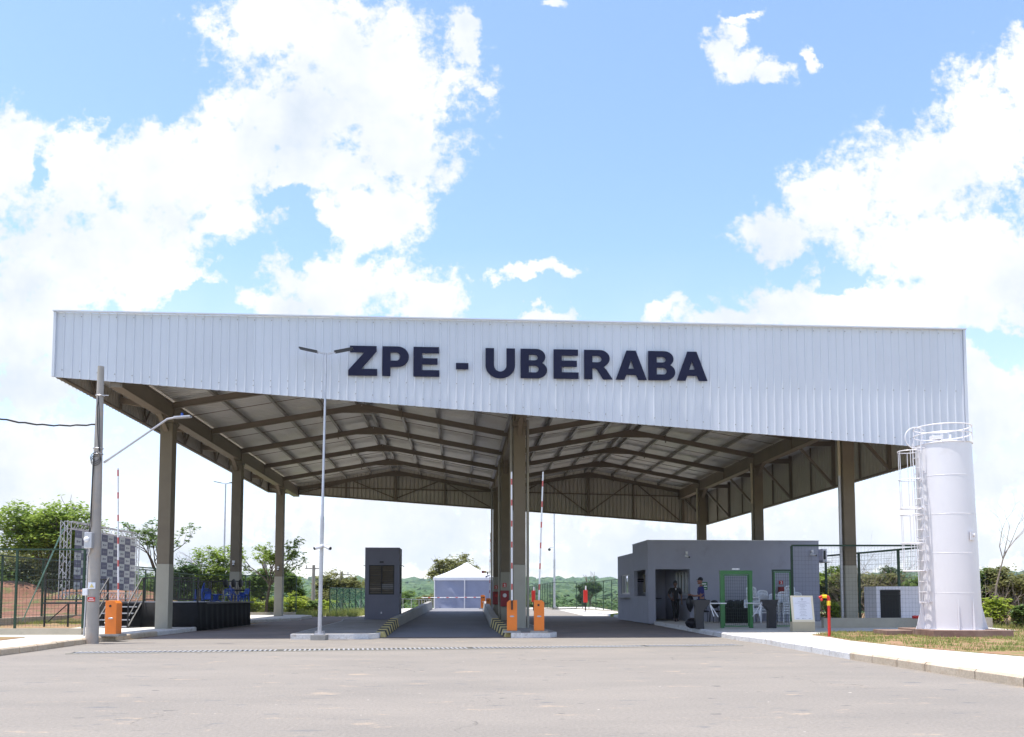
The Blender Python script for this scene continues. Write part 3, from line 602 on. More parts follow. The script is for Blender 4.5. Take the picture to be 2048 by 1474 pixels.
# --- letters
def arc(cx, cy, rx, ry, a0, a1, n=10): return [(cx + rx * math.cos(R(a0 + (a1 - a0) * i / n)), cy + ry * math.sin(R(a0 + (a1 - a0) * i / n))) for i in range(n + 1)]
def bowlB(): 
    return [[(0, 0), (.58, 0)] + arc(.62, .28, .36, .28, -90, 60, 10) + arc(.58, .73, .34, .27, -30, 90, 10) + [(0, 1)],
            [(.31, .2), (.55, .2)] + arc(.55, .315, .12, .115, -90, 90, 8) + [(.31, .43)],
            [(.31, .61), (.53, .61)] + arc(.53, .705, .11, .095, -90, 90, 8) + [(.31, .8)]]
GL = {
 'Z': [[(.0, 0), (1, 0), (1, .23), (.45, .23), (.97, .82), (.97, 1), (.05, 1), (.05, .78), (.55, .78), (.0, .18)]],
 'P': [[(0, 0), (.31, 0), (.31, .31), (.55, .31)] + arc(.58, .655, .42, .345, -90, 90, 14) + [(0, 1)], [(.31, .52), (.5, .52)] + arc(.52, .66, .15, .14, -90, 90, 8) + [(.31, .8)]],
 'E': [[(0, 0), (1, 0), (1, .22), (.33, .22), (.33, .41), (.93, .41), (.93, .62), (.33, .62), (.33, .79), (.98, .79), (.98, 1), (0, 1)]],
 '-': [[(0, 0), (1, 0), (1, 1), (0, 1)]],
 'U': [[(0, 1)] + arc(.5, .42, .5, .44, 180, 360, 20) + [(1, 1), (.71, 1)] + arc(.5, .43, .21, .22, 0, -180, 14) + [(.29, 1)]],
 'B': bowlB(),
 'R': [[(0, 0), (.29, 0), (.29, .38), (.38, .38), (.45, .34), (.66, 0), (1, 0), (.78, .33), (.68, .42)] + arc(.55, .71, .35, .29, -50, 90, 12) + [(0, 1)], [(.29, .58), (.47, .58)] + arc(.49, .69, .12, .11, -90, 90, 8) + [(.29, .8)]],
 'A': [[(0, 0), (.28, 0), (.345, .17), (.655, .17), (.72, 0), (1, 0), (.65, 1), (.35, 1)], [(.41, .38), (.59, .38), (.5, .68)]]}
spans = [('Z', 697, 755), ('P', 765, 818), ('E', 827, 879), ('-', 912, 937), ('U', 971, 1030), ('B', 1041, 1095), ('E', 1107, 1157), ('R', 1168, 1225), ('A', 1231, 1293), ('B', 1296, 1351), ('A', 1353, 1414)]
for ch, x0, x1 in spans:
    k = 1 / .983                                     # those letters stand above the horizon: their pixel columns converge a little
    sa = s_at(CX + (x0 - CX) * k, T0 - .1); sb = s_at(CX + (x1 - CX) * k, T0 - .1); z0, z1 = 7.80, 8.70
    if ch == '-': z0, z1 = 8.04, 8.23
    cu = bpy.data.curves.new('letter', 'CURVE'); cu.dimensions = '2D'; cu.fill_mode = 'BOTH'; cu.extrude = .016
    for loop in GL[ch]:
        sp = cu.splines.new('POLY'); sp.points.add(len(loop) - 1); sp.use_cyclic_u = True
        for pt, (a, b) in zip(sp.points, loop): pt.co = (a * (sb - sa), b * (z1 - z0), 0, 1)
    tmp = bpy.data.objects.new('tmp', cu); COL.objects.link(tmp); dg = bpy.context.evaluated_depsgraph_get()
    me = bpy.data.meshes.new_from_object(tmp.evaluated_get(dg)); bpy.data.objects.remove(tmp)
    me.materials.clear(); me.materials.append(M['navy']); o = bpy.data.objects.new('sign_letter', me); COL.objects.link(o); o.parent = canopy
    o.location = B(sa, T0 - .095, z0) - Vector(canopy.location); o.rotation_euler = (R(90), 0, TH)


# ------------------------------------------------------------------ inspection booth
ORD = ['topmost', 'second from the top', 'third from the top', 'fourth from the top', 'fifth from the top', 'sixth from the top', 'seventh from the top', 'eighth from the top', 'ninth from the top', 'tenth from the top', 'eleventh from the top', 'twelfth from the top']
def Lf(o, s, t, z=0.): return o + U * s + V * t + Vector((0, 0, z))
def lbox(mb, o, s0, s1, t0, t1, z0, z1): return mb.box(Lf(o, (s0 + s1) / 2, (t0 + t1) / 2, (z0 + z1) / 2), (s1 - s0, t1 - t0, z1 - z0), TH)
def booth():
    o = Vector((-7.02, 40.6, 0)); W, D, Hh = 1.63, 1.75, 3.58
    root = tag(empty('inspection_booth', o), 'tall narrow dark grey booth with louvred windows beside the lane wall', 'booth')
    mb = MB(); x0, x1, z0, z1 = .19, 1.39, 1.33, 2.74
    lbox(mb, o, 0, W, 0, .14, .1, z0); lbox(mb, o, 0, W, 0, .14, z1, Hh); lbox(mb, o, 0, x0, 0, .14, z0, z1); lbox(mb, o, x1, W, 0, .14, z0, z1)
    a0, a1 = .4, 1.5
    lbox(mb, o, W - .14, W, .14, D, .1, z0); lbox(mb, o, W - .14, W, .14, D, z1, Hh); lbox(mb, o, W - .14, W, .14, a0, z0, z1); lbox(mb, o, W - .14, W, a1, D, z0, z1)
    lbox(mb, o, 0, .14, .14, D, .1, Hh); lbox(mb, o, .14, W - .14, D - .14, D, .1, Hh); mb.build('wall', M['boothgrey'], root)
    mb = MB(); lbox(mb, o, .14, W - .14, .14, D - .14, Hh - .2, Hh - .05); mb.build('roof', M['boothgrey'], root)
    def louvre(pf, w, name='window'):
        fr = MB()
        for a, b, c, d in ((0, w, z0, z0 + .04), (0, w, z1 - .04, z1), (0, .035, z0, z1), (w - .035, w, z0, z1), (w / 2 - .02, w / 2 + .02, z0, z1)): fr.bar(pf(a, .02, (c + d) / 2), pf(b, .02, (c + d) / 2), .05, d - c) if b - a > .1 else fr.bar(pf((a + b) / 2, .02, c), pf((a + b) / 2, .02, d), .04)
        f = fr.build(name, M['black'], root); rn = random.Random(4)
        for hh in range(2):
            g = MB()
            for k in range(14):
                z = z0 + .09 + k * (z1 - z0 - .13) / 13.5; ax, bx = hh * w / 2 + .03, (hh + 1) * w / 2 - .03; tl = .030 + rn.uniform(-.012, .012) - (.03 if k < 5 else 0); th = .045
                g.quad(pf(ax, .05 - tl, z - th), pf(bx, .05 - tl, z - th), pf(bx, .05 + tl, z + th), pf(ax, .05 + tl, z + th))
            g.build('louvre_panes', M['glass'], f)
            g = MB()
            for k in range(15):
                z = z0 + .045 + k * (z1 - z0 - .13) / 13.5; g.bar(pf(hh * w / 2 + .03, .035, z), pf((hh + 1) * w / 2 - .03, .035, z), .02, .026)
            g.build('slat_clips', M['black'], f)
    louvre(lambda a, d, z: Lf(o, x0 + a, d, z), x1 - x0); louvre(lambda a, d, z: Lf(o, W - d, a0 + a, z), a1 - a0)
    mb = MB(); lbox(mb, o, .70, .88, -.06, -.002, 2.84, 2.92); mb.build('lamp', M['turn'], root)
    mb = MB(); mb.bar(Lf(o, -.11, .3, 2.72), Lf(o, -.002, .3, 2.72), .05, .03); mb.bar(Lf(o, W + .002, .5, 2.75), Lf(o, W + .14, .5, 2.72), .3, .03); mb.bar(Lf(o, W + .14, .5, 2.72), Lf(o, W + .2, .5, 2.66), .3, .025); mb.build('awning_arm', M['turn'], root)
    mb = MB(); lbox(mb, o, .76, .82, -.012, -.002, .42, .51); mb.build('socket', M['trimw'], root)
booth()

# ------------------------------------------------------------------ guardhouse
def window(root, pf, w, z0, z1, glass, n=3, name='window'):
    fr = MB()
    for i in range(n + 1): x = w * i / n; fr.bar(pf(x, 0, z0), pf(x, 0, z1), .045, .045)
    for z in (z0, z1): fr.bar(pf(-.02, 0, z), pf(w + .02, 0, z), .05, .05)
    f = fr.build(name, M['alu'], root); g = MB()
    g.quad(pf(0, .02, z0), pf(w, .02, z0), pf(w, .02, z1), pf(0, .02, z1)); g.build('pane', glass, f)
    g = MB(); g.bar(pf(-.04, -.03, z0 - .05), pf(w + .04, -.03, z0 - .05), .1, .04); g.build('sill', M['alu'], f)
GO = Vector((5.98, 37.4, 0))
def guardhouse():
    o = GO; root = tag(empty('guardhouse', o), 'flat roofed grey guardhouse with corner porch at right side of the canopy', 'guardhouse')
    L_, HT, HL, ZO = 7.72, 3.71, 3.31, 2.44; w = MB(); k = .16
    lbox(w, o, 0, .33, 0, k, .05, ZO); lbox(w, o, 0, L_, 0, k, ZO, HT); lbox(w, o, 1.87, L_, 0, k, .05, ZO)
    # left side of the tall part with the porch opening
    lbox(w, o, 0, k, k, .5, .05, ZO); lbox(w, o, 0, k, .5, 3.0, .05, 1.25); lbox(w, o, 0, k, 3.0, 3.32, .05, ZO); lbox(w, o, 0, k, k, 3.32, ZO, HT)
    # low part
    lbox(w, o, .06, .06 + k, 3.46, 4.4, .05, HL); lbox(w, o, .06, .06 + k, 6.6, 7.5, .05, HL); lbox(w, o, .06, .06 + k, 4.4, 6.6, .05, 1.36); lbox(w, o, .06, .06 + k, 4.4, 6.6, 2.32, HL)
    lbox(w, o, .22, L_, 7.34, 7.5, .05, HL); lbox(w, o, L_ - k, L_, k, 7.34, .05, HT); lbox(w, o, .22, 4, 3.32, 3.46, HL - .3, HT)
    # porch inner walls
    lbox(w, o, .22, .75, 4.5, 4.62, .05, 3.2); lbox(w, o, 1.35, 2.0, 4.5, 4.62, .05, 3.2); lbox(w, o, .75, 1.35, 4.5, 4.62, .05, 1.4); lbox(w, o, .75, 1.35, 4.5, 4.62, 2.35, 3.2)
    lbox(w, o, 1.87, 1.99, k, .35, .05, 3.2); lbox(w, o, 1.87, 1.99, 2.6, 4.5, .05, 3.2); lbox(w, o, 1.87, 1.99, .35, 2.6, .05, 1.32); lbox(w, o, 1.87, 1.99, .35, 2.6, 2.40, 3.2)
    w.build('wall', M['wallgrey'], root)
    r = MB(); lbox(r, o, k, L_ - k, k, 3.32, HT - .25, HT - .1); lbox(r, o, .22, L_ - k, 3.46, 7.34, HL - .25, HL - .1); r.build('roof', M['concrete'], root)
    r = MB(); lbox(r, o, -.02, L_ + .02, -.02, k + .02, HT, HT + .025); lbox(r, o, -.02, k + .02, k + .02, 3.34, HT, HT + .025); lbox(r, o, .04, .24, 3.47, 7.5, HL, HL + .02); r.build('parapet_cap', M['galv'], root)
    window(root, lambda a, d, z: Lf(o, .14 + d, 4.4 + a, z), 2.2, 1.40, 2.30, M['glassr'])
    window(root, lambda a, d, z: Lf(o, .75 + a, 4.56 + d, z), .6, 1.42, 2.33, M['glass'], 2)
    window(root, lambda a, d, z: Lf(o, 1.93 + d, .35 + a, z), 2.25, 1.36, 2.38, M['glassr'], 4)
    c = MB(); lbox(c, o, -.24, .06, 4.2, 6.9, 1.14, 1.18); c.build('counter', M['concrete'], root)
    c = MB(); lbox(c, o, .22, 1.6, 4.2, 4.5, 1.13, 1.17); c.build('counter', M['turn'], root)
    c = MB(); lbox(c, o, 1.6, 1.87, .3, 2.9, 1.10, 1.14); c.build('counter', M['turn'], root)
    c = MB(); c.quad(Lf(o, .22, 3.40, .156), Lf(o, 1.8, 3.40, .156), Lf(o, 1.8, 4.5, .156), Lf(o, .22, 4.5, .156)); c.build('porch_floor', M['island'], root)
    c = MB(); lbox(c, o, .55, .95, 4.485, 4.498, 1.95, 2.13); 
    cc = MB(); lbox(cc, o, 1.05, 1.6, 3.2, 3.24, 1.8, 2.0)
guardhouse()
def sign_plate(name, label, cat, c, w, h, m, strokes, sm, nrm='f'):
    root = tag(empty(name, c), label, cat); mb = MB(); mb.box(c, (w, .012, h), TH); mb.build('plate', m, root)
    mb = MB()
    for (x0, y0, x1, y1) in strokes: mb.box(c + U * ((x0 + x1) / 2 * w) - V * .009 + Vector((0, 0, (y0 + y1) / 2 * h)), (abs(x1 - x0) * w, .004, abs(y1 - y0) * h), TH)
    mb.build('print', sm, root); return root
ONE = [(-.02, -.32, .16, .34), (-.22, -.36, .3, -.24), (-.2, .1, .0, .26), (.12, .0, .26, .1)]
def on_front(px, y): s = ((px - CX) / F * GO.y - GO.x) / (U.x - (px - CX) / F * U.y); p = Lf(GO, s, -.02); return A(px, y, p.y)
sign_plate('exit_sign', 'green rectangular wall sign on guardhouse beside the man in the cap', 'sign', on_front(1409, 1172), .26, .34, M['greenb'], [(-.42, .2, .3, .36), (-.1, -.1, .42, .05), (-.42, -.38, .3, -.3)], M['trimw'])
sign_plate('hydrant_sign', 'small red and white fire sign on guardhouse wall above the stacked chairs', 'sign', on_front(1562, 1165), .17, .17, M['red'], ONE, M['trimw'])
c = on_front(1565, 1184); root = tag(empty('fire_cabinet', c), 'dark red fire hose cabinet on guardhouse wall behind the white chairs', 'cabinet')
mb = MB(); mb.box(c - V * .08 + Vector((0, 0, -.08)), (.40, .15, .62), TH); mb.build('box', M['reddk'], root, bevel=.01)
mb = MB(); mb.box(c - V * .165 + Vector((0, 0, -.08)), (.34, .01, .55), TH); mb.build('door', M['reddk'], root)
c = on_front(1282, 1166); 
sc_ = Lf(GO, .62, 4.44, 2.03); sign_plate('notice_plaque', 'small blue plaque on porch wall seen through the side opening', 'sign', sc_, .34, .16, M['navy'], [(-.4, -.05, .4, .1)], M['logow'])
def cctv(c, label, dirx=.3, diry=-.8, mount=True, drop=.16):
    root = tag(empty('security_camera', c), label, 'camera'); c = Vector(c); d = Vector((dirx, diry, -.25)).normalized()
    mb = MB(); mb.box(c, (.10, .05, .14)); mb.bar(c, c + Vector((0, -.10, -.08)), .035); mb.build('bracket', M['trimw'], root)
    e = c + Vector((0, -.12, -drop)); mb = MB(); mb.tube([e - d * .12, e + d * .13], [.05, .05], 12); mb.build('housing', M['trimw'], root, smooth=True)
    mb = MB(); mb.tube([e + d * .131, e + d * .15], [.042, .04], 12); mb.build('lens', M['black'], root, smooth=True); return root
cctv(on_front(1373, 1106) - V * .03, 'white security camera mounted high on the guardhouse wall above the porch', .4)
cctv(on_front(1624, 1103) - V * .03, 'white security camera near the right corner of the guardhouse wall', .8)
c = A(1640, 1110, 38.4); root = tag(empty('air_conditioner', c), 'white air conditioner unit fixed on right end of the guardhouse', 'air conditioner')
mb = MB(); mb.box(c + Vector((.17, .3, -.0)), (.2, .8, .56), TH); mb.build('casing', M['whitew'], root, bevel=.02)
mb = MB(); mb.box(c + Vector((.17, -.11, 0)), (.1, .02, .4)); mb.build('fan_grille', M['black'], root)
mb = MB(); mb.box(c + Vector((.2, .2, -.32)), (.36, .8, .04), TH); mb.build('bracket', M['galv'], root)

# ------------------------------------------------------------------ fences
def fence(name, label, pts, zw, step, wallh=None, vstep=.06, hstep=.2, rad=.004, post=.05, group=None, zt=None, m='green', h_only=False, zb=0., extra=None):
    """pts: list of (x, y, ztop)"""
    P_ = [Vector(p) for p in pts]; root = tag(empty(name, (P_[0].x, P_[0].y, 0)), label, 'fence', group)
    if wallh:
        mb = MB()
        for a, b in zip(P_[:-1], P_[1:]): mb.bar((a.x, a.y, (wallh + zb) / 2), (b.x, b.y, (wallh + zb) / 2), .16, wallh - zb)
        mb.build('plinth', M['lowwall'], root)
    tr = MB(); wm = MB()
    for a, b in zip(P_[:-1], P_[1:]):
        L_ = (Vector((b.x, b.y)) - Vector((a.x, a.y))).length; n = max(1, round(L_ / step))
        tr.bar(a, b, post * .9)
        for i in range(n + 1):
            p = a.lerp(b, i / n)
            if i == 0 and a is not P_[0]: continue
            q = MB(); q.bar((p.x, p.y, zw), (p.x, p.y, p.z - .02), post); q.build('post', M[m], root)
        zz = zw + .08
        while zz < min(a.z, b.z) - .05:
            t = (zz - zw) / (a.z - zw); wm.bar((a.x, a.y, zz), (b.x, b.y, zw + (b.z - zw) * t), rad * 1.5); zz += hstep
        if not h_only:
            nn = int(L_ / vstep)
            for i in range(1, nn): p = a.lerp(b, i / nn); wm.bar((p.x, p.y, zw + .03), (p.x, p.y, p.z - .03), rad * 1.0)
    tr.build('rail', M[m], root); wm.build('wire_mesh', M['wire'], root); return root
fence('mesh_fence', 'green wire mesh fence on cement plinth at the left edge behind the pavement', [(-20, 24.3, 2.60), (-12.35, 24.55, 2.60)], .33, 2.1, .33, .10, .16, .004, .055)
fence('mesh_fence', 'green wire mesh fence running back in front of the red earth bank', [(-22.3, 30, 3.0), (-22.0, 36.7, 3.0), (-22.5, 44, 3.0), (-18.6, 44.4, 2.7)], .3, 3.2, .3, .10, .14, .005, .07)
fence('mesh_fence', 'green wire fence behind the stage and the two rear left columns', [(-18.6, 41.0, 2.62), (-18.7, 50, 2.52), (-13.0, 51.3, 2.45)], .3, 2.4, .3, .11, .11, .005, .055)
fence('mesh_fence', 'tall green mesh fence on plinth between notice board and white tank', [(9.88, 30.0, 3.04), (16.5, 30.4, 3.06)], .33, 6.5, None, .12, .15, .0026, .07)
fence('mesh_fence', 'dark green mesh fence running back behind the white meter shelter', [(15.8, 31.0, 3.1), (14.9, 36.5, 3.1), (13.9, 41.5, 3.1)], .3, 2.9, .3, .11, .2, .005, .08)
tg = MB(); a = G(1636, 1258, .15); b = G(1842, 1258, .15)
root = tag(empty('plinth_wall', a), 'low cement wall behind the notice board and the tank', 'wall'); tg.bar((10.9, 29.95, .26), (17.0, 30.3, .26), .2, .46); tg.build('wall_course', M['lowwall'], root)
fence('mesh_fence', 'green mesh fence beyond the canopy between centre columns and guardhouse', [(2.3, 112, 2.55), (3.8, 79, 2.55), (6.2, 82, 2.5), (8.6, 62, 2.55), (10.2, 50, 2.6)], .05, 3.0, .12, .2, .14, .006, .06)
fence('low_fence', 'distant fence with pale posts between the booth and the white tent', [(-8.3, 60, 1.1), (-7.2, 66, 1.0), (-7.6, 90, .9)], .05, 2.4, None, .4, .25, .006, .035, m='galv')

# sliding gate leaf with green netting
def sliding_gate():
    a = Vector((-11.55, 54, 0)); b = Vector((-10.5, 61.5, 0)); root = tag(empty('sliding_gate', a), 'row of green netted gate panels with triangular feet left of the booth', 'gate')
    n = 6
    for i in range(n):
        p = a.lerp(b, i / n); q = a.lerp(b, (i + 1) / n - .01); mb = MB()
        for u_, v_ in ((p, q),): 
            mb.bar(u_ + Vector((0, 0, 1.8)), v_ + Vector((0, 0, 1.8)), .05); mb.bar(u_ + Vector((0, 0, .1)), v_ + Vector((0, 0, .1)), .05)
        mb.bar(p + Vector((0, 0, .05)), p + Vector((0, 0, 1.85)), .06); mb.bar(p + Vector((0, 0, 1.0)), p + Vector((.5, -.15, .05)), .04); mb.bar(p + Vector((0, 0, .05)), p + Vector((.5, -.15, .05)), .04)
        fr_ = mb.build('frame', M['green'], root); g = MB(); g.quad(p + Vector((0, .02, .1)), q + Vector((0, .02, .1)), q + Vector((0, .02, 1.8)), p + Vector((0, .02, 1.8))); g.build('netting', M['net'], fr_)
sliding_gate()

# gates at the turnstile line
def frame_gate(x0, x1, ytop, ybot, Y, m, w, label, dz=.15, mesh=True, name='mesh_gate'):
    p0 = A(x0, ybot, Y); p1 = A(x1, ybot, Y + .061 * (p0.x * 0 + 1)); zt = A((x0 + x1) / 2, ytop, Y).z
    a = Vector((p0.x + w / 2, Y, .15)); b = Vector((p1.x - w / 2, Y + (p1.x - p0.x) * .061, .15)); root = tag(empty(name, a), label, 'gate')
    mb = MB(); mb.bar(a, (a.x, a.y, zt), w, w * .9); mb.bar(b, (b.x, b.y, zt), w, w * .9); mb.bar((a.x - w / 2, a.y, zt - w / 2), (b.x + w / 2, b.y, zt - w / 2 + .001), w * .92, w); mb.build('frame', M[m], root)
    mb = MB(); i0 = a + Vector((w / 2 + .02, -.0, .06)); i1 = b + Vector((-w / 2 - .02, 0, .06)); zt2 = zt - w - .03
    for p in (i0, i1): mb.bar(p, (p.x, p.y, zt2), .035)
    mb.bar(i0, i1, .035); mb.bar((i0.x, i0.y, zt2), (i1.x, i1.y, zt2), .035); lf = mb.build('leaf_frame', M['greenb'], root)
    mb = MB(); n = int((i1 - i0).length / .075)
    for k in range(1, n): p = i0.lerp(i1, k / n); mb.bar(p, (p.x, p.y, zt2), .006)
    z = .25
    while z < zt2: mb.bar((i0.x, i0.y, z), (i1.x, i1.y, z), .006); z += .11
    mb.build('wire_mesh', M['wire'], lf); return root
g1 = frame_gate(1441, 1506, 1141, 1256, 29.7, 'greenb', .13, 'bright green framed mesh door standing between the two turnstiles')
mb = MB(); mb.box((A(1472, 1140, 29.7).x, 29.74, 2.20), (.26, .05, .05)); mb.build('top_plate', M['trimw'], g1)
frame_gate(1546, 1586, 1139, 1255, 29.9, 'green', .06, 'narrow dark green mesh gate next to the right turnstile')
def turnstile(px, py, Y, flip, label):
    c = A(px, py, Y); c.z = .15; root = tag(empty('turnstile', c), label, 'turnstile', 'turnstiles beside the green door'); f = flip
    mb = MB(); prof = [(-.14, 0), (.14, 0), (.13, .60), (.34, .86), (.34, .98), (-.22, .98), (-.15, .7)]
    vs = [c + Vector((x * f, y, z)) for y in (-.13, .13) for x, z in prof]; n = len(prof)
    mb.add(vs, [tuple(range(n)), tuple(range(n, 2 * n))[::-1]] + [(i, n + i, n + (i + 1) % n, (i + 1) % n) for i in range(n)]); mb.build('body', M['turn'], root, bevel=.012)
    hub = c + Vector((.34 * f, -.05, .86)); mb = MB(); mb.tube([hub - Vector((.06 * f, 0, -.02)), hub + Vector((.03 * f, 0, -.02))], .06, 12); mb.build('hub', M['galv'], root, smooth=True)
    for e in ((.58, .02, .0), (.12, -.1, -.44), (.30, .06, -.46)): mb = MB(); mb.tube([hub, hub + Vector((e[0] * f, e[1], e[2]))], .019, 8); mb.build('arm', M['trimw'], root, smooth=True)
turnstile(1399, 1258, 28.9, 1, 'charcoal tripod turnstile in front of the man in the cap'); turnstile(1543, 1255, 29.6, -1, 'charcoal tripod turnstile between green door and narrow gate')

# ------------------------------------------------------------------ chairs
def chair_parts():
    seat = MB(); n = 6
    for i in range(n):
        for j in range(n):
            def p(a, b): x = -.21 + .42 * a / n; y = -.22 + .42 * b / n; return (x * (1 - .12 * (b / n)), y, .44 - .02 * math.sin(math.pi * a / n) - .02 * (b / n))
            seat.quad(p(i, j), p(i + 1, j), p(i + 1, j + 1), p(i, j + 1))
    seat.bar((-.21, -.22, .41), (.21, -.22, .41), .02, .06)
    back = MB()
    def bp(x, z): return Vector((x, .2 + (z - .44) * .28 + .05 * (1 - (x / .22) ** 2), z))
    for sx in (-1, 1): back.bar(bp(.2 * sx, .40), bp(.205 * sx, .78), .04, .025, (0, 1, 0))
    prev = None
    for k in range(9):
        a = math.pi * k / 8; q = bp(.2 * math.cos(a), .78 + .08 * math.sin(a))
        if prev: back.bar(prev, q, .05, .03, (0, 1, 0))
        prev = q
    for k in range(6):
        x = -.15 + .06 * k; back.bar(bp(x, .50), bp(x, .82), .03, .014, (0, 1, 0))
    for z in (.5,): back.bar(bp(-.2, z), bp(.2, z), .05, .02, (0, 0, 1))
    back.bar(bp(-.2, .66), bp(.2, .66), .02, .016)
    legs = []
    for sx, sy in ((-1, -1), (1, -1), (-1, 1), (1, 1)):
        m_ = MB(); m_.bar((.20 * sx, .2 * sy, .43), (.235 * sx, .25 * sy, 0), .05, .035); legs.append(m_)
    return seat, back, legs
def white_chair():
    root = empty('plastic_chair', (0, 0, 0)); seat, back, legs = chair_parts()
    tag(root, '-', 'chair', 'white plastic chairs stacked against the guardhouse')
    seat.build('seat', M['plastic'], root); back.build('backrest', M['plastic'], root)
    for l in legs: l.build('leg', M['plastic'], root)
    return root
proto = white_chair(); first = True
stacks = [(1507, 36.4, 1172, 5, 0, 'just right of the green door'), (1505, 35.6, 1210, 3, .3, 'low, beside the green door'), (1530, 36.4, 1181, 5, 0, 'behind the right turnstile'), (1553, 36.2, 1188, 4, 0, 'left of the fire cabinet'), (1573, 35.6, 1184, 5, .1, 'in front of fire cabinet'), (1585, 36.7, 1172, 6, 0, 'tallest, beside the fence post'), (1597, 35.9, 1185, 5, -.1, 'just behind the notice board')]
for px, Y, ytop, n, rz, where in stacks:
    base = A(px, 1240, Y); base.z = .15; topz = A(px, ytop, Y).z; dz = max(.05, (topz - .15 - .86) / max(1, n - 1)); dz = min(dz, .16)
    for k in range(n):
        o = proto if first else copy_tree(proto); first = False
        o.location = (base.x, base.y + .0 * k, .15 + k * dz); o.rotation_euler = (0, 0, rz); o['label'] = 'white plastic chair, %s in the stack %s' % (ORD[n - 1 - k], where)
def blue_mesh():
    seat, back, legs = chair_parts()
    for m_ in [back] + legs: seat.add(m_.v, m_.f)
    return seat
b0 = blue_mesh().build('plastic_chair', M['blue']); first = True
def blue(loc, rot, label):
    global first
    o = b0 if first else b0.copy()
    if not first: COL.objects.link(o)
    first = False; o.scale = (.6, .6, .6); o.location = loc; o.rotation_euler = rot; tag(o, label, 'chair', 'blue plastic chairs piled on the stage')
ZS = 1.045
for k in range(6): blue((-12.72, 34.6, ZS + k * .045), (0, 0, R(-80)), 'blue plastic chair, %s in the left stack on the stage' % ORD[5 - k])
for k, (x, y, rx, rz, w) in enumerate([(-12.25, 34.4, 70, 10, 'tipped over next to the left stack'), (-12.0, 34.9, -80, 50, 'lying flat between the two heaps'), (-11.75, 35.2, 0, 20, 'upright at left of the right heap'), (-11.60, 35.5, 40, -60, 'tilted in the middle of the right heap'), (-11.42, 35.3, 0, 80, 'upright under the black chairs'), (-11.28, 35.6, -60, 10, 'tilted at right of the heap'), (-11.12, 35.3, 0, -30, 'rightmost by the stage edge')]):
    blue((x, y, ZS + (.12 if rx else 0)), (R(rx), 0, R(rz)), 'blue plastic chair on the stage, ' + w)
def black_chair(loc, rz, label, first=[None]):
    if first[0] is None:
        root = empty('padded_chair', (0, 0, 0)); tag(root, '-', 'chair', 'black padded chairs')
        mb = MB(); mb.ball((0, 0, .46), .23, 14, 6, (1, 1, .18)); mb.build('seat', M['black'], root, smooth=True)
        mb = MB(); mb.ball((0, .24, .76), .21, 14, 8, (1, .16, .85)); mb.build('backrest', M['black'], root, smooth=True)
        for sx in (-1, 1):
            mb = MB(); mb.tube([(.2 * sx, -.2, 0), (.19 * sx, -.18, .44), (.19 * sx, .2, .44)], .013, 6); mb.build('leg', M['black'], root, smooth=True)
            mb = MB(); mb.tube([(.2 * sx, .26, 0), (.17 * sx, .2, .45), (.12 * sx, .26, .75)], .013, 6); mb.build('leg', M['black'], root, smooth=True)
        first[0] = root; o = root
    else: o = copy_tree(first[0])
    o.location = loc; o.rotation_euler = rz if isinstance(rz, tuple) else (0, 0, rz); o['label'] = label
for k, (x, w) in enumerate([(-11.95, 'leftmost of the three'), (-11.65, 'middle one of the three'), (-11.38, 'rightmost of the three')]):
    black_chair((x, 36.2 + .1 * k, ZS), R(80), 'black padded chair among blue chairs on stage, ' + w)
def fp(px, Y, z=.15): p = A(px, 1240, Y); p.z = z; return p
black_chair(fp(1433, 36.2), R(6), 'black padded chair seen between left turnstile and green door')
black_chair(fp(1408, 36.4), R(-4), 'black padded chair half hidden behind the left turnstile')
pile = [(1452, 36.0, 0, 'left end, upright'), (1466, 36.3, .0, 'second from left, upright'), (1480, 36.0, .0, 'third from left, upright'), (1492, 36.3, 0, 'right end, upright')]
for px, Y, z, w in pile: black_chair(fp(px, Y, .15), R(8), 'black padded chair behind the green door, ' + w)
for px, Y, w in ((1460, 35.6, 'left one turned upside down'), (1474, 35.7, 'middle one turned upside down'), (1488, 35.6, 'right one turned upside down')): 
    p = fp(px, Y, 1.1); black_chair(p, (R(180), 0, R(10)), 'black padded chair on the heap, ' + w)
c = fp(1472, 35.2, .15); root = tag(empty('covered_table', c), 'low table draped in black cloth behind the green mesh door', 'table')
mb = MB(); mb.box(c + Vector((0, .12, .60)), (1.15, .5, .03)); mb.build('tabletop', M['black'], root)
mb = MB(); n = 60; vs = []
for i in range(n + 1): x = -.6 + 1.2 * i / n; vs += [c + Vector((x, -.14 + .02 * math.sin(i * 1.3), .0)), c + Vector((x, -.13, .61))]
mb.add(vs, [(2 * i, 2 * i + 2, 2 * i + 3, 2 * i + 1) for i in range(n)]); o = mb.build('drape', M['cloth'], root); o.modifiers.new('t', 'SOLIDIFY').thickness = .01

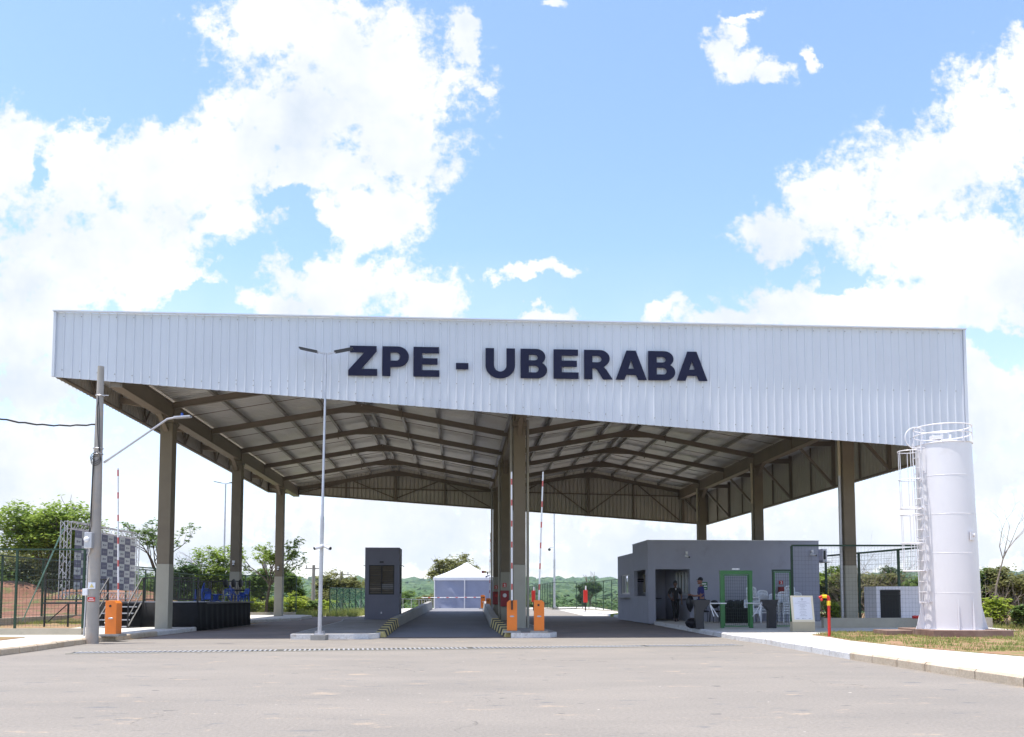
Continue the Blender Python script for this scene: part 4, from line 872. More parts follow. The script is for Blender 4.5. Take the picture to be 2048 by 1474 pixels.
# ------------------------------------------------------------------ stage and backdrop
def stage():
    X0, X1, Y0, Y1, Z = -16.9, -11.32, 30.7, 37.4, 1.03
    root = tag(empty('stage', (X1, Y0, 0)), 'black draped platform stage beside the left columns', 'stage')
    mb = MB(); mb.box(((X0 + X1) / 2, (Y0 + Y1) / 2, Z - .03), (X1 - X0, Y1 - Y0, .06)); mb.build('deck', M['turn'], root)
    def drape(pts):
        mb = MB(); vs = []; rn = random.Random(5)
        for a, b in zip(pts[:-1], pts[1:]):
            a = Vector(a); b = Vector(b); n = int((b - a).length / .09); d = (b - a).normalized(); nn = Vector((d.y, -d.x, 0))
            for i in range(n):
                p = a.lerp(b, i / n); q = .035 * math.sin(i * .9 + rn.random()) + .02 * rn.random(); vs += [p + nn * (.02) + Vector((0, 0, Z)), p + nn * (.02 + q * .5) + Vector((0, 0, Z * .5)), p + nn * (.04 + q) + Vector((0, 0, .012))]
        m = len(vs) // 3; mb.add(vs, [(3 * i + j, 3 * i + 3 + j, 3 * i + 4 + j, 3 * i + 1 + j) for i in range(m - 1) for j in range(2)]); o = mb.build('drape', M['cloth'], root, smooth=True); o.modifiers.new('t', 'SOLIDIFY').thickness = .008
    drape([(-15.4, Y0, 0), (-14.55, Y0, 0)]); drape([(-13.35, Y0, 0), (X1, Y0, 0), (X1 - .15, Y1, 0)])
    for x in (-16.85, -16.0, -15.4): mb = MB(); mb.bar((x, Y0 + .05, .15), (x, Y0 + .05, Z - .06), .05); mb.build('leg', M['black'], root)
    mb = MB(); mb.bar((-16.7, Y0 + .05, .35), (-16.05, Y0 + .05, .95), .03); mb.bar((-16.85, Y0 + .05, .32), (-15.4, Y0 + .05, .32), .03); mb.build('brace', M['black'], root)
    # stairs
    for k in range(4): mb = MB(); z = .2 + k * .225; mb.box((-13.95, Y0 - .95 + k * .26, z), (1.15, .26, .035)); tag(mb.build('step', M['turn'], root)); 
    mb = MB(); mb.box((-13.95, Y0 + .05, .5), (1.2, .04, .98)); mb.build('riser_cloth', M['cloth'], root)
    mb = MB()
    for k in range(4): z = .2 + k * .225; mb.box((-13.95, Y0 - .95 + k * .26 - .135, z), (1.15, .012, .04))
    mb.build('step_nosing', M['galv'], root)
    mb = MB()
    for x in (-14.55, -13.35):
        mb.bar((x, Y0 - 1.05, .15), (x, Y0 - 1.05, 1.0), .04); mb.bar((x, Y0 - 1.05, 1.0), (x, Y0, 1.9), .04); mb.bar((x, Y0 - 1.05, .15), (x, Y0, 1.0), .05); mb.bar((x, Y0 - 1.05, .5), (x, Y0, 1.4), .03)
    mb.build('handrail', M['black'], root)
    def rail(a, b, h, ps=.12, n=1):
        a = Vector(a); b = Vector(b); mb = MB(); up = Vector((0, 0, 1)); L_ = (b - a).length
        mb.bar(a + up * h, b + up * h, .045); mb.bar(a + up * .1, b + up * .1, .035)
        for e in (a, b): mb.bar(e, e + up * (h + .02), .055)
        k = int(L_ / ps)
        for i in range(1, k): p = a.lerp(b, i / k); mb.bar(p + up * .1, p + up * h, .016)
        mb.build('railing', M['black'], root)
    rail((-16.85, Y0 + .05, Z), (-14.6, Y0 + .05, Z), .82); rail((-13.3, Y0 + .05, Z), (X1 - .02, Y0 + .05, Z), .88)
    rail((X1 - .2, Y1 - .05, Z), (-13.2, Y1 - .05, Z), .88); rail((-13.3, Y1 - .05, Z), (-15.6, Y1 - .05, Z), .88)
stage()
def backdrop():
    a = Vector((-16.55, 31.45, 1.04)); b = Vector((-16.75, 37.7, 1.04)); zt = 4.05; root = tag(empty('truss_backdrop', a), 'silver truss frame holding a mauve and white checkered banner on the stage', 'backdrop')
    def truss(p, q, w, side):
        p = Vector(p); q = Vector(q); mb = MB(); d = (q - p).normalized(); s1 = Vector(side).normalized() * w / 2; s2 = d.cross(s1)
        cs = [s1 + s2, s1 - s2, -s1 - s2, -s1 + s2]
        for c_ in cs: mb.tube([p + c_, q + c_], .019, 6)
        n = max(2, int((q - p).length / (w * 1.1)))
        for i in range(n):
            u0 = p.lerp(q, i / n); u1 = p.lerp(q, (i + 1) / n)
            for k in range(4): c0 = cs[k]; c1 = cs[(k + 1) % 4]; mb.tube([u0 + (c0 if i % 2 else c1), u1 + (c1 if i % 2 else c0)], .009, 5)
        mb.build('truss', M['galv'], root)
    w = .26
    truss(a + Vector((0, 0, .12)), (a.x, a.y, zt), w, (1, 0, 0)); truss(b + Vector((0, 0, .12)), (b.x, b.y, zt), w, (1, 0, 0))
    truss((a.x, a.y + .2, zt - w / 2), (b.x, b.y - .2, zt - w / 2), w, (1, 0, 0)); truss((a.x, a.y + .2, a.z + .22), (b.x, b.y - .2, b.z + .22), w, (1, 0, 0))
    # banner, a little forward of the frame
    nc, nr = 10, 8; y0, y1 = a.y + .35, b.y - .3; z0, z1 = 1.5, zt - .32; X = a.x + .16
    mb = MB(); lg = MB()
    for i in range(nc):
        for j in range(nr):
            mb.cur = (i + j + 1) % 2; u0 = y0 + (y1 - y0) * i / nc; u1 = y0 + (y1 - y0) * (i + 1) / nc; v0 = z0 + (z1 - z0) * j / nr; v1 = z0 + (z1 - z0) * (j + 1) / nr
            xx = lambda y: X - .2 * (y - y0) / (y1 - y0)
            mb.quad((xx(u0), u0, v0), (xx(u1), u1, v0), (xx(u1), u1, v1), (xx(u0), u0, v1))
            lg.cur = mb.cur; cy = (u0 + u1) / 2; cz = (v0 + v1) / 2; h = (v1 - v0)
            for (s, e, zz, hh) in ((-.24, -.10, 0, .30), (-.04, .28, .03, .10), (-.04, .2, -.08, .05)):
                lg.quad((xx(cy) + .008, cy + s * (u1 - u0), cz + (zz - hh / 2) * h), (xx(cy) + .008, cy + e * (u1 - u0), cz + (zz - hh / 2) * h), (xx(cy) + .008, cy + e * (u1 - u0), cz + (zz + hh / 2) * h), (xx(cy) + .008, cy + s * (u1 - u0), cz + (zz + hh / 2) * h))
    o = mb.build('banner', [M['checkd'], M['checkw']], root); lg.build('logo_print', [M['logow'], M['logo']], o)
    tp = MB(); p = Vector((a.x - .1, a.y, 3.75)); q = A(45, 1244, 33.0); q.z = .3; tp.bar(p, q, .05, .012); tag(tp.build('tie_strap', M['net'] if False else M['strap'], root), 'pale green ratchet strap')
M['strap'] = mat('turquoise strap', (.20, .40, .36), .7)
backdrop()

# ------------------------------------------------------------------ barriers
def barrier(loc, label, arm_to, armoff=.10, hgt=.92, w=.31, flip=1, front=False, rz=0., ped=.06, arm_len=None, name='boom_barrier', bands=True, small=False):
    loc = Vector(loc); root = tag(empty(name, loc, 0), label, 'barrier', 'orange boom barriers'); z = loc.z
    mb = MB(); mb.box(loc + Vector((0, 0, ped / 2)), (w + .22, .5, ped)); mb.build('plinth', M['concrete'], root)
    b = loc + Vector((0, 0, ped)); mb = MB(); ch = .07; poly = [(-w / 2, 0), (w / 2, 0), (w / 2, hgt - ch * (flip > 0)), (w / 2 - ch * (flip > 0), hgt), (-w / 2 + ch * (flip < 0), hgt), (-w / 2, hgt - ch * (flip < 0))]
    vs = [b + Vector((x, y, zz)) for y in (-.17, .17) for x, zz in poly]; n = len(poly)
    mb.add(vs, [tuple(range(n)), tuple(range(n, 2 * n))[::-1]] + [(i, n + i, n + (i + 1) % n, (i + 1) % n) for i in range(n)]); mb.build('cabinet', M['orange'], root, bevel=.008)
    mb = MB(); mb.ball(b + Vector((0, -.172, hgt * .47)), .07, 14, 6, (1, .15, .38)); mb.build('badge', M['galv'], root, smooth=True)
    if not front:
        mb = MB(); mb.tube([b + Vector((-.02, -.168, hgt * .84)), b + Vector((-.02, -.18, hgt * .84))], .033, 14); mb.build('lock', M['black'], root)
    yb = -.20 if front else .20; p = b + Vector((armoff, yb, hgt * .82)); q = Vector(arm_to); d = (q - p).normalized()
    mb = MB(); mb.bar(p - d * .12, p + d * .16, .10, .05); mb.build('arm_mount', M['black'], root)
    mb = MB(); L_ = (q - p).length; t = .0; k = 0; 
    while t < L_:
        e = min(L_, t + (.46 if k % 2 == 0 else .18)); mb.cur = k % 2; mb.tube([p + d * (t + .02), p + d * (e + .02)], .024, 8); t = e; k += 1
    mb.build('arm', [M['armw'], M['armred']], root, smooth=True)
bl = G(226, 1272, .15); barrier(bl, 'orange barrier cabinet with raised arm beside the concrete pole', A(236, 938, bl.y + .2), .03)
b1 = G(1024, 1265, .15); barrier(b1, 'orange barrier cabinet with raised arm in front of the centre column', A(1023, 945, b1.y - .2), .0, front=True, flip=-1)
b2 = G(1078, 1265, .15); barrier(b2, 'orange barrier cabinet with leaning raised arm on right end of centre island', A(1086, 945, b2.y + .2), .0)
barrier((-2.05, 60.2, .36), 'orange barrier far down the centre lane with its arm lowered across', (-6.35, 60.0, 1.15), .0, front=True)
barrier((-1.45, 53, .15), 'orange barrier far behind the centre columns with its arm raised', (-1.35, 53.2, 5.2), .05)
def red_post(px, py, Y, label):
    p = A(px, py, Y); p.z = .05; root = tag(empty('red_barrier', p), label, 'barrier', 'red barrier boxes beyond the canopy')
    mb = MB(); mb.box(p + Vector((0, 0, 1.2)), (.32, .22, .95)); mb.build('cabinet', M['red'], root, bevel=.01); mb = MB(); mb.bar(p, p + Vector((0, 0, .75)), .09); mb.build('stand', M['black'], root)
    mb = MB(); mb.bar(p + Vector((.03, 0, 1.68)), p + Vector((.03, 0, 2.0)), .10); mb.build('arm_stub', M['trimw'], root)
red_post(1171, 1224, 66, 'red box on a thin stand before the green fence near guardhouse'); red_post(1067, 1218, 72, 'red box beyond the canopy, partly hidden by the right orange barrier')

# ------------------------------------------------------------------ columns' fire equipment and small fixtures
for j, (w, e) in enumerate((('middle', 0), ('rear', 1))):
    c = B(ROWS[1], (j + 1) * 2 * BAY) - V * .245 - U * .05
    cc = c + Vector((0, 0, 1.15)); root = tag(empty('fire_cabinet', cc), 'dark red fire hose cabinet on the %s centre column' % w, 'cabinet', 'fire cabinets on the centre columns')
    mb = MB(); mb.box(cc - V * .09, (.38, .17, .72), TH); mb.build('box', M['reddk'], root, bevel=.01)
    mb = MB(); mb.tube([cc - V * .176 + Vector((0, 0, .14)), cc - V * .19 + Vector((0, 0, .14))], .09, 16); mb.build('window_disc', M['galv'] if j == 0 else M['red'], root)
    sign_plate('hydrant_sign', 'small red and white fire sign on the %s centre column' % w, 'sign', c - V * .005 + Vector((0, 0, 1.76)), .17, .19, M['red'], ONE, M['trimw'])
def dome(c, label):
    c = Vector(c); root = tag(empty('wall_fixture', c), label, 'camera', 'small fixtures on left columns'); mb = MB(); mb.box(c + Vector((0, -.04, .08)), (.10, .08, .10)); mb.build('box', M['trimw'], root)
    mb = MB(); mb.ball(c + Vector((0, -.06, -.05)), .055, 10, 7); mb.build('dome', M['trimw'], root, smooth=True)
    mb = MB(); mb.ball(c + Vector((0, -.075, -.085)), .045, 8, 6); mb.build('lens', M['black'], root, smooth=True)
dome(B(0, 2 * BAY) - V * .25 + Vector((-.03, 0, 2.72)), 'small white dome camera on the middle left column'); dome(B(0, 4 * BAY) - V * .25 + Vector((-.0, 0, 2.78)), 'small white dome camera on the rear left column')

# ------------------------------------------------------------------ lamp posts and poles
def lamp_post(base, h, label, n=4, r=.075, arms=True, armlen=.78, clus=False):
    base = Vector(base); root = tag(empty('lamp_post', base), label, 'lamp post', None)
    mb = MB(); mb.tube([base + Vector((0, 0, .1)), base + Vector((.0, 0, h * .42))], [r, r * .92], 12); mb.build('lower_pole', M['galv'], root, smooth=True)
    mb = MB(); mb.tube([base + Vector((0, 0, h * .42)), base + Vector((.0, 0, h * .43)), base + Vector((0, 0, h))], [r * .92, r * .66, r * .5], 12); mb.build('upper_pole', M['galv'], root, smooth=True)
    mb = MB(); mb.box(base + Vector((0, 0, .075)), (r * 7, r * 7, .15)); mb.build('footing', M['concrete'], root)
    mb = MB(); mb.box(base + Vector((0, 0, .165)), (r * 4.6, r * 4.6, .03))
    for k in range(4): a = Vector((math.cos(k * math.pi / 2 + .785), math.sin(k * math.pi / 2 + .785), 0)) * r * 2.4; mb.tube([base + a + Vector((0, 0, .17)), base + a + Vector((0, 0, .26))], .012, 6)
    mb.build('base_plate', M['galv'], root)
    if arms:
        for sg in (-1, 1):
            p = base + Vector((0, 0, h - .02)); q = p + Vector((sg * armlen, 0, .16)); mb = MB(); mb.bar(p + Vector((sg * .05, 0, 0)), p.lerp(q, .35), .06, .04); mb.build('arm', M['galv'], root)
            mb = MB(); mb.bar(p.lerp(q, .32), q, .22, .035); mb.build('lamp_head', M['turn'], root)
    return root
lb = G(641, 1282); lb.y = 24.45; lb.x = (641 - CX) * 24.45 / F * 1.0; lb.z = 0
lt = A(654, 706, 24.45); lp = lamp_post((0, 0, 0), lt.z, 'slim galvanised lamp post with two flat heads in front of the canopy', r=.060)
lp.location = lb; lp.rotation_euler = (0, math.atan2(lt.x - lb.x, lt.z) * .75, 0)
cz = A(648, 1095, 24.4); root = tag(empty('camera_cluster', cz), 'pair of white bullet cameras fixed round the front lamp post', 'camera')
mb = MB(); mb.box(cz + Vector((0, -.09, .05)), (.30, .05, .035)); mb.tube([cz + Vector((0, 0, .0)), cz + Vector((0, 0, .09))], .085, 12); mb.build('bracket', M['trimw'], root)
for sg in (-1, 1):
    e = cz + Vector((sg * .13, -.14, 0)); d = Vector((sg * -.3 + (-.5 if sg < 0 else .0), -.8, -.25)) if False else Vector((sg * .75, -.55, -.3)); d.normalize()
    mb = MB(); mb.tube([e - d * .10, e + d * .12], [.05, .055], 12); hs_ = mb.build('housing', M['trimw'], root, smooth=True); mb = MB(); mb.tube([e + d * .121, e + d * .14], .045, 12); mb.build('lens', M['black'], hs_)
fl = A(446, 1215, 58); fl.z = 0; lamp_post(fl, A(447, 967, 58).z, 'distant double headed lamp post behind the stage', r=.09, armlen=.8)
fl = A(1109, 1217, 84); fl.z = 0; fr2 = lamp_post(fl, 11.6, 'distant thin lamp post beyond the canopy near the green fence', r=.11, armlen=.8)
cc = A(1106, 1095, 84); root = tag(empty('dome_camera', cc), 'round dome camera hanging from the thin distant lamp post', 'camera'); mb = MB(); mb.bar(cc, cc + Vector((-.38, 0, 0)), .05); mb.build('arm', M['galv'], root); mb = MB(); mb.ball(cc + Vector((-.36, 0, -.2)), .15, 12, 8); mb.build('dome', M['turn'], root, smooth=True)
def utility_pole(px, ybase, ytop, Y, label, r=.13, cross=True):
    b = A(px, ybase, Y); b.z = -.05; zt = A(px, ytop, Y).z; root = tag(empty('utility_pole', b), label, 'utility pole', 'concrete utility poles in the distance'); mb = MB()
    mb.tube([b, (b.x, b.y, zt)], [r * 1.25, r * .8], 10); mb.build('shaft', M['polec'], root, smooth=True)
    if cross:
        mb = MB(); mb.bar((b.x - .6, b.y, zt - .25), (b.x + .6, b.y, zt - .25), .07)
        for e in (-.5, 0, .5): mb.tube([(b.x + e, b.y, zt - .22), (b.x + e, b.y, zt - .02)], .035, 6)
        mb.build('crossarm', M['polec'], root)
utility_pole(527, 1226, 1096, 62, 'grey concrete pole between the two rear left columns', .16, False); utility_pole(626, 1228, 1130, 60, 'grey concrete pole left of the front lamp post', .13)
utility_pole(682, 1226, 1143, 66, 'grey concrete pole behind the green netted gate', .14); utility_pole(140, 1200, 1015, 60, 'tall concrete pole behind the left end of the banner', .2); utility_pole(722, 1216, 1170, 95, 'far small pole just left of the booth', .14)
utility_pole(1035 + 53, 1216, 1178, 120, 'far small pole seen through the raised barrier arms', .1) if False else None
def street_pole():
    b = G(184, 1276, .15); t = A(202, 733, b.y); root = tag(empty('concrete_pole', b), 'weathered concrete pole with meter boxes and curved street light arm', 'pole'); bx = b + Vector((0, 0, -.2))
    mb = MB(); mb.tube([bx, b.lerp(t, .33), b.lerp(t, .66), t], [.165, .14, .11, .080], 16); mb.build('shaft', M['polec'], root, smooth=True)
    def on(z, dx=0, dy=-.17): k = (z - b.z) / (t.z - b.z); return b.lerp(t, k) + Vector((dx, dy, 0))
    q0 = A(208, 925, b.y); q1 = A(335, 838, b.y - .3); q2 = A(352, 835, b.y - .3); mb = MB(); mb.tube([q0, q0.lerp(q1, .5), q0.lerp(q1, .88), q1, q2], .028, 8); mb.build('lamp_arm', M['galv'], root, smooth=True)
    mb = MB(); d = A(382, 833, b.y - .3); mb.bar(q2 - (d - q2) * .1, d, .17, .045); lh = mb.build('lamp_head', M['galv'], root, bevel=.01); mb = MB(); m_ = q2.lerp(d, .4); mb.tube([m_, m_ + Vector((0, 0, .11))], [.035, .03], 10); mb.build('light_sensor', M['blue'], lh, smooth=True)
    mb = MB(); c = on(2.72, -.06, -.2); mb.box(c, (.20, .16, .42)); mb.build('meter_box', M['galv'], root, bevel=.015); mb = MB(); mb.ball(c + Vector((-.03, -.09, .02)), .075, 12, 8, (1, .6, 1)); mb.build('meter_dome', M['trimw'], root, smooth=True)
    mb = MB(); mb.box(on(1.36, -.13, -.16), (.13, .10, .18)); mb.build('junction_box', M['trimw'], root, bevel=.01)
    c = on(1.53, .03, -.165); mb = MB(); mb.box(c, (.19, .012, .17)); o = mb.build('warning_sign', M['paper'], root); mb = MB(); e = c + Vector((0, -.009, 0))
    mb.add([e + Vector((-.06, 0, -.05)), e + Vector((.06, 0, -.05)), e + Vector((0, 0, .055))], [(0, 1, 2)]); mb.build('triangle_mark', M['kyellow'], o)
    c = on(1.17, .03, -.168); mb = MB(); mb.box(c, (.20, .012, .11)); o = mb.build('red_sign', M['red'], root); mb = MB()
    rn = random.Random(2)
    for z, xs in ((.022, range(-3, 3)), (-.022, range(-5, 5))):
        for k in xs: mb.box(c + Vector((k * .017 + .008, -.008, z)), (.011, .003, .024))
    mb.build('lettering', M['trimw'], o)
    mb = MB(); mb.tube([on(.2, -.19, -.05), on(1.3, -.17, -.05)], .022, 8); mb.tube([on(1.4, -.17, -.05), on(2.3, -.15, -.06), on(2.42, -.06, -.17), on(2.52, -.05, -.2)], .02, 8); mb.build('conduit', M['galv'], root, smooth=True)
    mb = MB(); mb.tube([on(2.9, -.10, -.12), on(3.1, -.05, -.15), on(4.2, -.06, -.14), on(4.9, -.05, -.12)], .013, 6); mb.tube([on(2.9, -.13, -.1), on(3.3, -.09, -.12), on(5.0, -.08, -.1)], .010, 6)
    for k in range(3): mb.ring(on(4.95 - .05 * k, .01 * k, -.14), .13, .010, 18, seg=5, nx=(1, 0, .1), ny=(0, .2, 1))
    mb.tube([on(5.1, .08, -.10), on(5.6, .03, -.12), on(6.3, -.02, -.1), on(6.55, .02, -.1)], .010, 6); mb.tube([on(5.1, .1, -.10), on(5.7, .08, -.12), on(6.2, .04, -.1), on(6.6, .0, -.1)], .009, 6)
    mb.build('hanging_cable', M['turn'], root, smooth=True)
    mb = MB()
    for z in (5.05, 5.2, 6.63): mb.ring(on(z, 0, 0), .125 if z < 6 else .11, .012, 16, seg=5)
    mb.bar(on(6.63, .1, -.05), on(6.63, .26, -.05), .02); mb.build('clamp_band', M['galv'], root, smooth=True)
    p = A(194, 849, b.y); cb = MB(); pts = []
    q = A(-90, 815, b.y - 3); 
    for i in range(25): k = i / 24; s = p.lerp(q, k); s.z -= .18 * math.sin(math.pi * k) * 1.0; s.z += .012 * math.sin(i * 2.1); pts.append(s)
    cb.tube(pts, .022, 6); tag(cb.build('overhead_cable', M['turn']), 'dark twisted overhead cable reaching the concrete pole from the left', 'cable')
street_pole()
cctv(A(1020, 0, 1) * 0 + A(975, 1147, 52) + Vector((0, 0, 0)), 'small camera bracket on the rear centre column', -.8)
c = A(963, 1144, 51.5); root = tag(empty('beacon', c), 'small red and yellow beacon sticking out left of the rear centre column', 'beacon')
mb = MB(); mb.tube([c, c + Vector((.16, 0, 0))], .07, 10); mb.build('lens', M['red'], root); mb = MB(); mb.tube([c + Vector((.165, 0, 0)), c + Vector((.28, 0, 0))], .065, 10); mb.build('collar', M['yellow'], root); mb = MB(); mb.bar(c + Vector((.28, 0, 0)), c + Vector((.62, .1, 0)), .04); mb.build('arm', M['galv'], root)

# ------------------------------------------------------------------ tank
def tank():
    b = Vector((12.32, 23.9, 0)); root = tag(empty('water_tank', b), 'tall white cylindrical steel water tank with caged ladder', 'tank'); zb = .30; ztop = 5.52
    lean = Vector((-.09, 0, 0))
    def c(z): return b + lean * (z / ztop) + Vector((0, 0, z))
    mb = MB(); zs = [zb + .02, 1.32, 1.34, 1.36, 2.42, 2.44, 2.46, 3.50, 3.52, 3.54, 4.58, 4.60, 4.62, ztop]; rr = [.785, .782, .790, .782, .775, .783, .775, .768, .776, .768, .758, .766, .758, .745]
    mb.tube([c(zb + .02), c(ztop)], [.765, .725], 72)
    for z in (1.34, 2.44, 3.52, 4.60): mb.ring(c(z), .766 - .04 * z / ztop, .0045, 72, seg=5)
    mb.build('shell', M['white'], root, smooth=True)
    mb = MB(); mb.tube([c(ztop), c(ztop + .06), c(ztop + .14)], [.75, .5, .12], 48); mb.build('lid', M['white'], root, smooth=True)
    mb = MB(); mb.box(c(ztop + .18) + Vector((-.28, -.2, 0)), (.3, .2, .1)); mb.build('hatch', M['white'], root, bevel=.01); mb = MB(); mb.tube([c(ztop + .1) + Vector((.12, -.2, 0)), c(ztop + .28) + Vector((.12, -.2, 0))], .03, 8); mb.build('vent', M['white'], root)
    mb = MB()
    for z in (.28, .50): mb.ring(c(ztop + z), .74, .017, 40, seg=6)
    for k in range(8): a = k * math.pi / 4 + .3; d = Vector((math.cos(a), math.sin(a), 0)) * .74; mb.tube([c(ztop - .02) + d, c(ztop + .5) + d], .015, 6)
    mb.build('guard_rail', M['white'], root, smooth=True)
    for a in (0, 180, -75, -105, 90, 55, 125):
        d = Vector((math.cos(R(a)), math.sin(R(a)), 0)); n = Vector((-d.y, d.x, 0)) * .012; p = b + Vector((0, 0, zb + .02)); mb = MB()
        q = [p + d * .77, p + d * 1.02, p + d * .97 + Vector((0, 0, .15)), p + d * .79 + Vector((0, 0, .92))]
        if a in (-75, -105): q = [p + d * .77, p + d * .84, p + d * .83 + Vector((0, 0, .15)), p + d * .79 + Vector((0, 0, .88))]
        mb.add([v + n for v in q] + [v - n for v in q], [(0, 1, 2, 3), (7, 6, 5, 4)] + [(i, 4 + i, 4 + (i + 1) % 4, (i + 1) % 4) for i in range(4)]); mb.build('gusset', M['white'], root)
    mb = MB(); mb.ring(b + Vector((0, 0, zb + .03)), .80, .02, 40, seg=6); mb.build('foot_ring', M['white'], root, smooth=True)
    mb = MB(); mb.box(Vector((12.35, 23.9, .19)), (2.15, 2.1, .30)); mb.box(Vector((11.1, 24.5, .165)), (1.1, .9, .25)); mb.build('foundation', M['found'], root, bevel=.012)
    mb = MB(); q = c(2.9) + Vector((.33, -.71, 0)); mb.box(q, (.2, .02, .24), R(24)); mb.ball(q + Vector((.03, -.03, .02)), .03, 8, 6, (.8, 1, 1.6)); mb.build('nameplate', M['white'], root)
    # ladder on the left flank, seen almost edge on
    dL = Vector((-math.cos(R(13)), -math.sin(R(13)), 0)); tn = Vector((-dL.y, dL.x, 0)); 
    mb = MB(); off = .86
    for sg in (-1, 1): mb.tube([c(1.05) + dL * off + tn * sg * .17, c(ztop + .05) + dL * off + tn * sg * .17], .018, 6)
    z = 1.08
    while z < ztop: mb.tube([c(z) + dL * off - tn * .17, c(z) + dL * off + tn * .17], .011, 6); z += .29
    for z in (1.1, 2.0, 2.9, 3.8, 4.7, 5.4):
        for sg in (-1, 1): mb.tube([c(z) + dL * off + tn * sg * .17, c(z) + dL * .745 + tn * sg * .17], .012, 6)
    lad = mb.build('ladder', M['white'], root, smooth=True)
    mb = MB()
    for z0, z1, mids in ((1.95, 3.52, (2.72,)), (3.70, 5.30, (4.5,))):
        for z in (z0, z1) + mids: mb.ring(c(z) + dL * (off + .27), .29, .013, 24, a0=R(0), a1=R(360), seg=5)
        for a in (-120, -60, 0, 60, 120):
            d = (dL * math.cos(R(a)) + tn * math.sin(R(a))) * .29; mb.tube([c(z0) + dL * (off + .27) + d, c(z1) + dL * (off + .27) + d], .010, 5)
    mb.build('ladder_cage', M['white'], lad, smooth=True)
    mb = MB(); mb.ring(c(ztop + .18) + dL * .88, .30, .016, 20, a0=R(40), a1=R(300), seg=6, nx=(1, 0, 0), ny=(0, 0, 1)); mb.build('ladder_hoop', M['white'], lad, smooth=True)
M['found'] = mat('stained footing concrete', (.17, .10, .075), .95, col2=(.28, .20, .16), scale=2.5, bump=.3)
tank()
# meter shelter
def shelter():
    a = A(1754, 1240, 32.2); b = A(1862, 1240, 32.2); z0, z1 = .2, 1.62; root = tag(empty('meter_shelter', (a.x, 32.2, 0)), 'low white masonry shelter with dark metal grille door left of the tank', 'shelter')
    x0, x1 = a.x, b.x + .5; dx = .22; dw = .70; mb = MB()
    for s0, s1, y0, y1, zz0, zz1 in ((x0, x0 + dx - .08, 32.2, 33.3, z0, z1 - .12), (x0 + dx + dw, x1, 32.2, 33.3, z0, z1 - .12), (x0, x1, 32.2, 33.3, z1 - .12, z1), (x0 + dx - .08, x0 + dx + dw, 33.1, 33.3, z0, z1 - .12)): mb.box(((s0 + s1) / 2, (y0 + y1) / 2, (zz0 + zz1) / 2), (s1 - s0, y1 - y0, zz1 - zz0))
    mb.build('wall', M['whitew'], root)
    mb = MB(); mb.box((x0 + dx + dw / 2 - .04, 32.24, (z0 + z1 - .14) / 2 + .02), (dw + .04, .03, z1 - .18 - z0)); d = mb.build('door', M['turn'], root)
    mb = MB()
    for k in range(12): mb.bar((x0 + dx - .05 + k * .06, 32.2, z0 + .05), (x0 + dx - .05 + k * .06, 32.2, z1 - .2), .012)
    for z in (z0 + .1, z1 - .35, z1 - .18): mb.bar((x0 + dx - .06, 32.19, z), (x0 + dx + dw - .02, 32.19, z), .03)
    mb.build('grille', M['black'], d)
shelter()
p = A(1838, 1234, 29.6); root = tag(empty('red_pipe', p), 'short horizontal red pipe against the plinth beside the tank', 'pipe'); mb = MB(); mb.tube([p + Vector((-.22, 0, 0)), p + Vector((.5, 0, 0))], .055, 12); mb.build('pipe', M['red'], root, smooth=True); mb = MB(); mb.bar(p + Vector((.2, 0, -.05)), (p.x + .2, p.y, .1), .05); mb.build('support', M['black'], root)
# hydrant standpipe
def standpipe():
    b = G(1659, 1273, .155); root = tag(empty('standpipe', b), 'red standpipe with yellow couplings in the grass by the notice board', 'hydrant'); h = 1.06; r = .04
    mb = MB(); mb.tube([b, b + Vector((0, 0, h - .22))], r, 14); mb.build('riser', M['red'], root, smooth=True)
    mb = MB(); mb.tube([b + Vector((0, 0, h - .22)), b + Vector((0, 0, h - .21)), b + Vector((0, 0, h - .1)), b + Vector((0, 0, h - .09))], [.04, .052, .052, .04], 14); mb.build('coupling', M['yellow'], root, smooth=True)
    mb = MB(); mb.tube([b + Vector((0, 0, h - .09)), b + Vector((0, 0, h - .02)), b + Vector((-.02, 0, h + .015)), b + Vector((-.06, 0, h + .03))], r * 1.08, 14); mb.build('elbow', M['red'], root, smooth=True)
    mb = MB(); mb.tube([b + Vector((-.06, 0, h + .03)), b + Vector((-.18, 0, h + .03))], .048, 14); mb.build('coupling', M['yellow'], root, smooth=True)
    mb = MB(); mb.tube([b + Vector((-.18, 0, h + .03)), b + Vector((-.26, 0, h + .0))], .035, 12); mb.ball(b + Vector((-.2, -.02, h - .06)), .04, 10, 6); mb.build('valve', M['red'], root, smooth=True)
standpipe()
